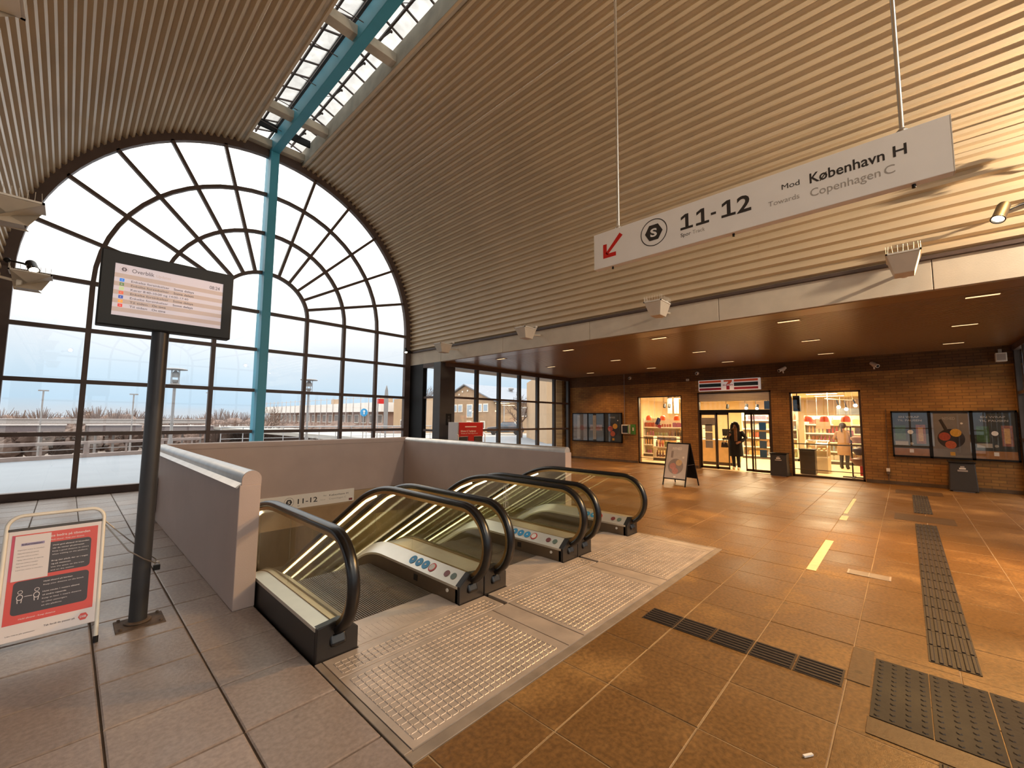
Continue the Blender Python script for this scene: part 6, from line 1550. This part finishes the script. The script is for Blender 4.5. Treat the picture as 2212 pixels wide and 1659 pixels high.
def person(label, loc, rot, H, J, coat, hair, extra):
    t = thing('person', label, 'person', (0, 0, 0)); k = H/1.65
    def S(p): return tuple(c*k for c in p)
    joints = {n: (S(p), tuple(x*k for x in r) if isinstance(r, tuple) else r*k) for n, (p, r) in J.items()}
    bones = [('pelvis', 'waist'), ('waist', 'chest'), ('chest', 'neck'), ('neck', 'chin'), ('chin', 'skull'), ('skull', 'crown')]
    for s in 'LR':
        bones += [('chest', 'sh'+s), ('sh'+s, 'el'+s), ('el'+s, 'wr'+s), ('wr'+s, 'palm'+s), ('pelvis', 'hip'+s), ('hip'+s, 'kn'+s), ('kn'+s, 'an'+s), ('an'+s, 'toe'+s)]
        P, Wp = Vector(joints['palm'+s][0]), Vector(joints['wr'+s][0]); d = (P-Wp).normalized(); side = d.cross(Vector((0, 1, 0))).normalized()
        for f, (off, ln) in enumerate(((-.030, .060), (-.010, .072), (.010, .068), (.028, .052))):
            a = P+d*.02*k+side*off*k; c = a+d*ln*.55*k; e = c+(d*.8+Vector((0, .45, 0)))*ln*.5*k
            for n_, q in (('a', a), ('b', c), ('c', e)): joints['f%d%s%s' % (f, n_, s)] = (tuple(q), .0085*k)
            bones += [('palm'+s, 'f%da%s' % (f, s)), ('f%da%s' % (f, s), 'f%db%s' % (f, s)), ('f%db%s' % (f, s), 'f%dc%s' % (f, s))]
        tb = Wp+d*.03*k+side*.035*k*(1 if s == 'R' else -1); te = tb+d*.05*k+Vector((0, -.02*k, 0))
        joints['tb'+s] = (tuple(tb), .010*k); joints['te'+s] = (tuple(te), .009*k); bones += [('wr'+s, 'tb'+s), ('tb'+s, 'te'+s)]
    body = skin_body('body', joints, bones, m_skin, t)
    hc = Vector(joints['skull'][0]); r = .092*k
    # face: eyes, nose, mouth, ears (front is -y)
    for sx in (-1, 1):
        one(lambda b: b.ball(hc+Vector((sx*.032, -.088, .005))*k, .011*k, 8, 6), 'eye', m_eye, t); one(lambda b: b.ball(hc+Vector((sx*.088, .0, -.01))*k, (.012*k, .022*k, .03*k), 8, 6), 'ear', m_skin, t)
    one(lambda b: b.ball(hc+Vector((0, -.100, -.025))*k, (.012*k, .018*k, .022*k), 8, 6), 'nose', m_skin, t); one(lambda b: b.ball(hc+Vector((0, -.090, -.058))*k, (.022*k, .008*k, .007*k), 8, 5), 'mouth', m_lip, t)
    extra(t, k, hc, joints)
    t.location = loc; t.rotation_euler = (0, 0, rot); return t
base = {'pelvis': ((0, 0, .88), (.14, .10)), 'waist': ((0, 0, 1.02), (.12, .09)), 'chest': ((0, 0, 1.25), (.14, .10)), 'neck': ((0, .0, 1.41), .05), 'chin': ((0, -.012, 1.47), .05), 'skull': ((0, -.01, 1.545), (.082, .095)), 'crown': ((0, 0, 1.615), (.06, .07)),
        'shL': ((.17, 0, 1.335), .055), 'shR': ((-.17, 0, 1.335), .055), 'hipL': ((.085, 0, .80), .085), 'hipR': ((-.085, 0, .80), .085)}
def woman():
    J = dict(base)
    J.update({'elL': ((.32, .03, 1.12), .042), 'wrL': ((.20, -.14, .98), .030), 'palmL': ((.13, -.17, .95), .028),
              'elR': ((-.25, .03, 1.08), .042), 'wrR': ((-.19, -.14, 1.15), .030), 'palmR': ((-.15, -.17, 1.20), .028),
              'knL': ((.08, -.05, .46), .058), 'anL': ((.075, .02, .08), .038), 'toeL': ((.08, -.12, .035), .034), 'knR': ((-.085, -.02, .46), .058), 'anR': ((-.09, .07, .09), .038), 'toeR': ((-.095, -.07, .035), .034)})
    def ex(t, k, hc, joints):
        rr = [(0, .0, .47, .235, .175), (0, 0, .60, .235, .175), (0, 0, .85, .215, .165), (0, 0, 1.02, .20, .15), (0, 0, 1.22, .215, .15), (0, 0, 1.33, .20, .125), (0, .01, 1.395, .10, .085), (0, .01, 1.42, .07, .07)]
        ellipse_rings([(a*k, b_*k, z*k, x*k, y*k) for a, b_, z, x, y in rr], 24).build('coat', m_coat, t, smooth=50)
        for s in 'LR':
            p = [Vector(joints[n+s][0]) for n in ('sh', 'el', 'wr')]
            one(lambda b: b.tube([p[0], p[0].lerp(p[1], .5), p[1], p[1].lerp(p[2], .5), p[2]], [.072*k, .066*k, .062*k, .056*k, .05*k], 12), 'sleeve', m_coat, t, smooth=50)
            q = [Vector(joints[n+s][0]) for n in ('hip', 'kn', 'an')]; one(lambda b: b.tube([q[0]-Vector((0, 0, .2*k)), q[1], q[2]], [.085*k, .066*k, .05*k], 12), 'leggings', m_leg, t, smooth=50)
            a, to = Vector(joints['an'+s][0]), Vector(joints['toe'+s][0]); one(lambda b: (b.ball((to+a)/2+Vector((0, .01, -.012))*k, (.045*k, .12*k, .045*k), 12, 8), b.tube([a+Vector((0, 0, .045*k)), a-Vector((0, 0, .03*k))], .05*k, 10)), 'shoe', m_shoe, t, smooth=50)
        one(lambda b: (b.ball(hc+Vector((0, .025, .02))*k, (.108*k, .112*k, .118*k), 16, 10)) and None or b, 'hair', m_hair, t, smooth=60) if False else None
        def hair(b):
            # cap pushed back from the face, and long side falls to the chest
            b.ball(hc+Vector((0, .035, .030))*k, (.112*k, .105*k, .115*k), 16, 10)
            for sx in (-1, 1): b.tube([hc+Vector((sx*.06, -.035, .10))*k, hc+Vector((sx*.108, -.02, .0))*k, hc+Vector((sx*.115, -.03, -.15))*k, hc+Vector((sx*.10, -.075, -.30))*k], [.035*k, .045*k, .05*k, .02*k], 10)
            b.tube([hc+Vector((0, .09, .0))*k, hc+Vector((0, .12, -.18))*k, hc+Vector((0, .12, -.34))*k], [.09*k, .09*k, .05*k], 12)
        one(hair, 'hair', m_hair, t, smooth=60)
        one(lambda b: (b.tube([Vector((.10*math.cos(R(a)), .02+.09*math.sin(R(a)), 1.415))*k for a in range(0, 360, 24)], .042*k, 10, closed=True), b.tube([Vector((.03, -.10, 1.40))*k, Vector((.05, -.165, 1.22))*k, Vector((.055, -.175, 1.0))*k], [.05*k, .052*k, .045*k], 8)), 'scarf', m_scarf, t, smooth=50)
    t = person('woman in a long dark coat with tan scarf walking out of the shop door', (15.78, 4.27, .0), R(-90), 1.60, J, None, None, ex)
    bag = thing('handbag', 'dark handbag hanging at the side of the woman at the shop door', 'bag', (15.68, 4.58, .74))
    one(lambda b: b.prism([(4.48, .74), (4.70, .74), (4.675, .92), (4.505, .92)], 'x', 15.60, 15.72), 'body', m_bag, bag, bevel=.02)
    one(lambda b: b.tube([(15.66, 4.53, .92), (15.68, 4.50, 1.10), (15.72, 4.47, 1.30), (15.78, 4.50, 1.34), (15.76, 4.60, 1.12), (15.68, 4.65, .92)], .010, 6), 'strap', m_bag, bag, smooth=50)
    one(lambda b: b.box(15.592, 15.60, 4.57, 4.61, .86, .90), 'clasp', m_steel, bag)
woman()
def customer():
    J = dict(base)
    J.update({'elL': ((.27, -.02, 1.10), .042), 'wrL': ((.22, -.20, 1.02), .030), 'palmL': ((.20, -.26, 1.02), .028),
              'elR': ((-.27, -.02, 1.10), .042), 'wrR': ((-.22, -.20, 1.02), .030), 'palmR': ((-.20, -.26, 1.02), .028),
              'knL': ((.085, -.02, .46), .058), 'anL': ((.085, .03, .09), .038), 'toeL': ((.09, -.10, .035), .034), 'knR': ((-.085, -.02, .46), .058), 'anR': ((-.085, .03, .09), .038), 'toeR': ((-.09, -.10, .035), .034)})
    def ex(t, k, hc, joints):
        rr = [(0, 0, .50, .20, .145), (0, 0, .80, .20, .145), (0, 0, 1.0, .165, .125), (0, 0, 1.22, .195, .135), (0, 0, 1.34, .185, .11), (0, .01, 1.40, .085, .075)]
        ellipse_rings([(a*k, b_*k, z*k, x*k, y*k) for a, b_, z, x, y in rr], 24).build('tunic', m_top, t, smooth=50)
        for s in 'LR':
            p = [Vector(joints[n+s][0]) for n in ('sh', 'el', 'wr')]; one(lambda b: b.tube([p[0], p[1], p[2]], [.066*k, .056*k, .045*k], 12), 'sleeve', m_top, t, smooth=50)
            q = [Vector(joints[n+s][0]) for n in ('hip', 'kn', 'an')]; one(lambda b: b.tube([q[0]-Vector((0, 0, .2*k)), q[1], q[2]], [.082*k, .064*k, .05*k], 12), 'trousers', m_leg, t, smooth=50)
            a, to = Vector(joints['an'+s][0]), Vector(joints['toe'+s][0]); one(lambda b: (b.ball((to+a)/2+Vector((0, .01, -.012))*k, (.048*k, .12*k, .05*k), 12, 8), b.tube([a+Vector((0, 0, .16*k)), a-Vector((0, 0, .03*k))], .054*k, 10)), 'boot', m_boot, t, smooth=50)
        one(lambda b: (b.ball(hc+Vector((0, .025, .025))*k, (.108*k, .108*k, .112*k), 16, 10), b.tube([hc+Vector((0, .11, .04))*k, hc+Vector((0, .19, -.02))*k, hc+Vector((0, .18, -.20))*k], [.03*k, .04*k, .015*k], 10)), 'hair', m_hair, t, smooth=60)
    person('person in an ochre tunic and black boots, seen from behind inside the right shop window', (18.9, 1.62, .0), R(80), 1.60, J, None, None, ex)
customer()
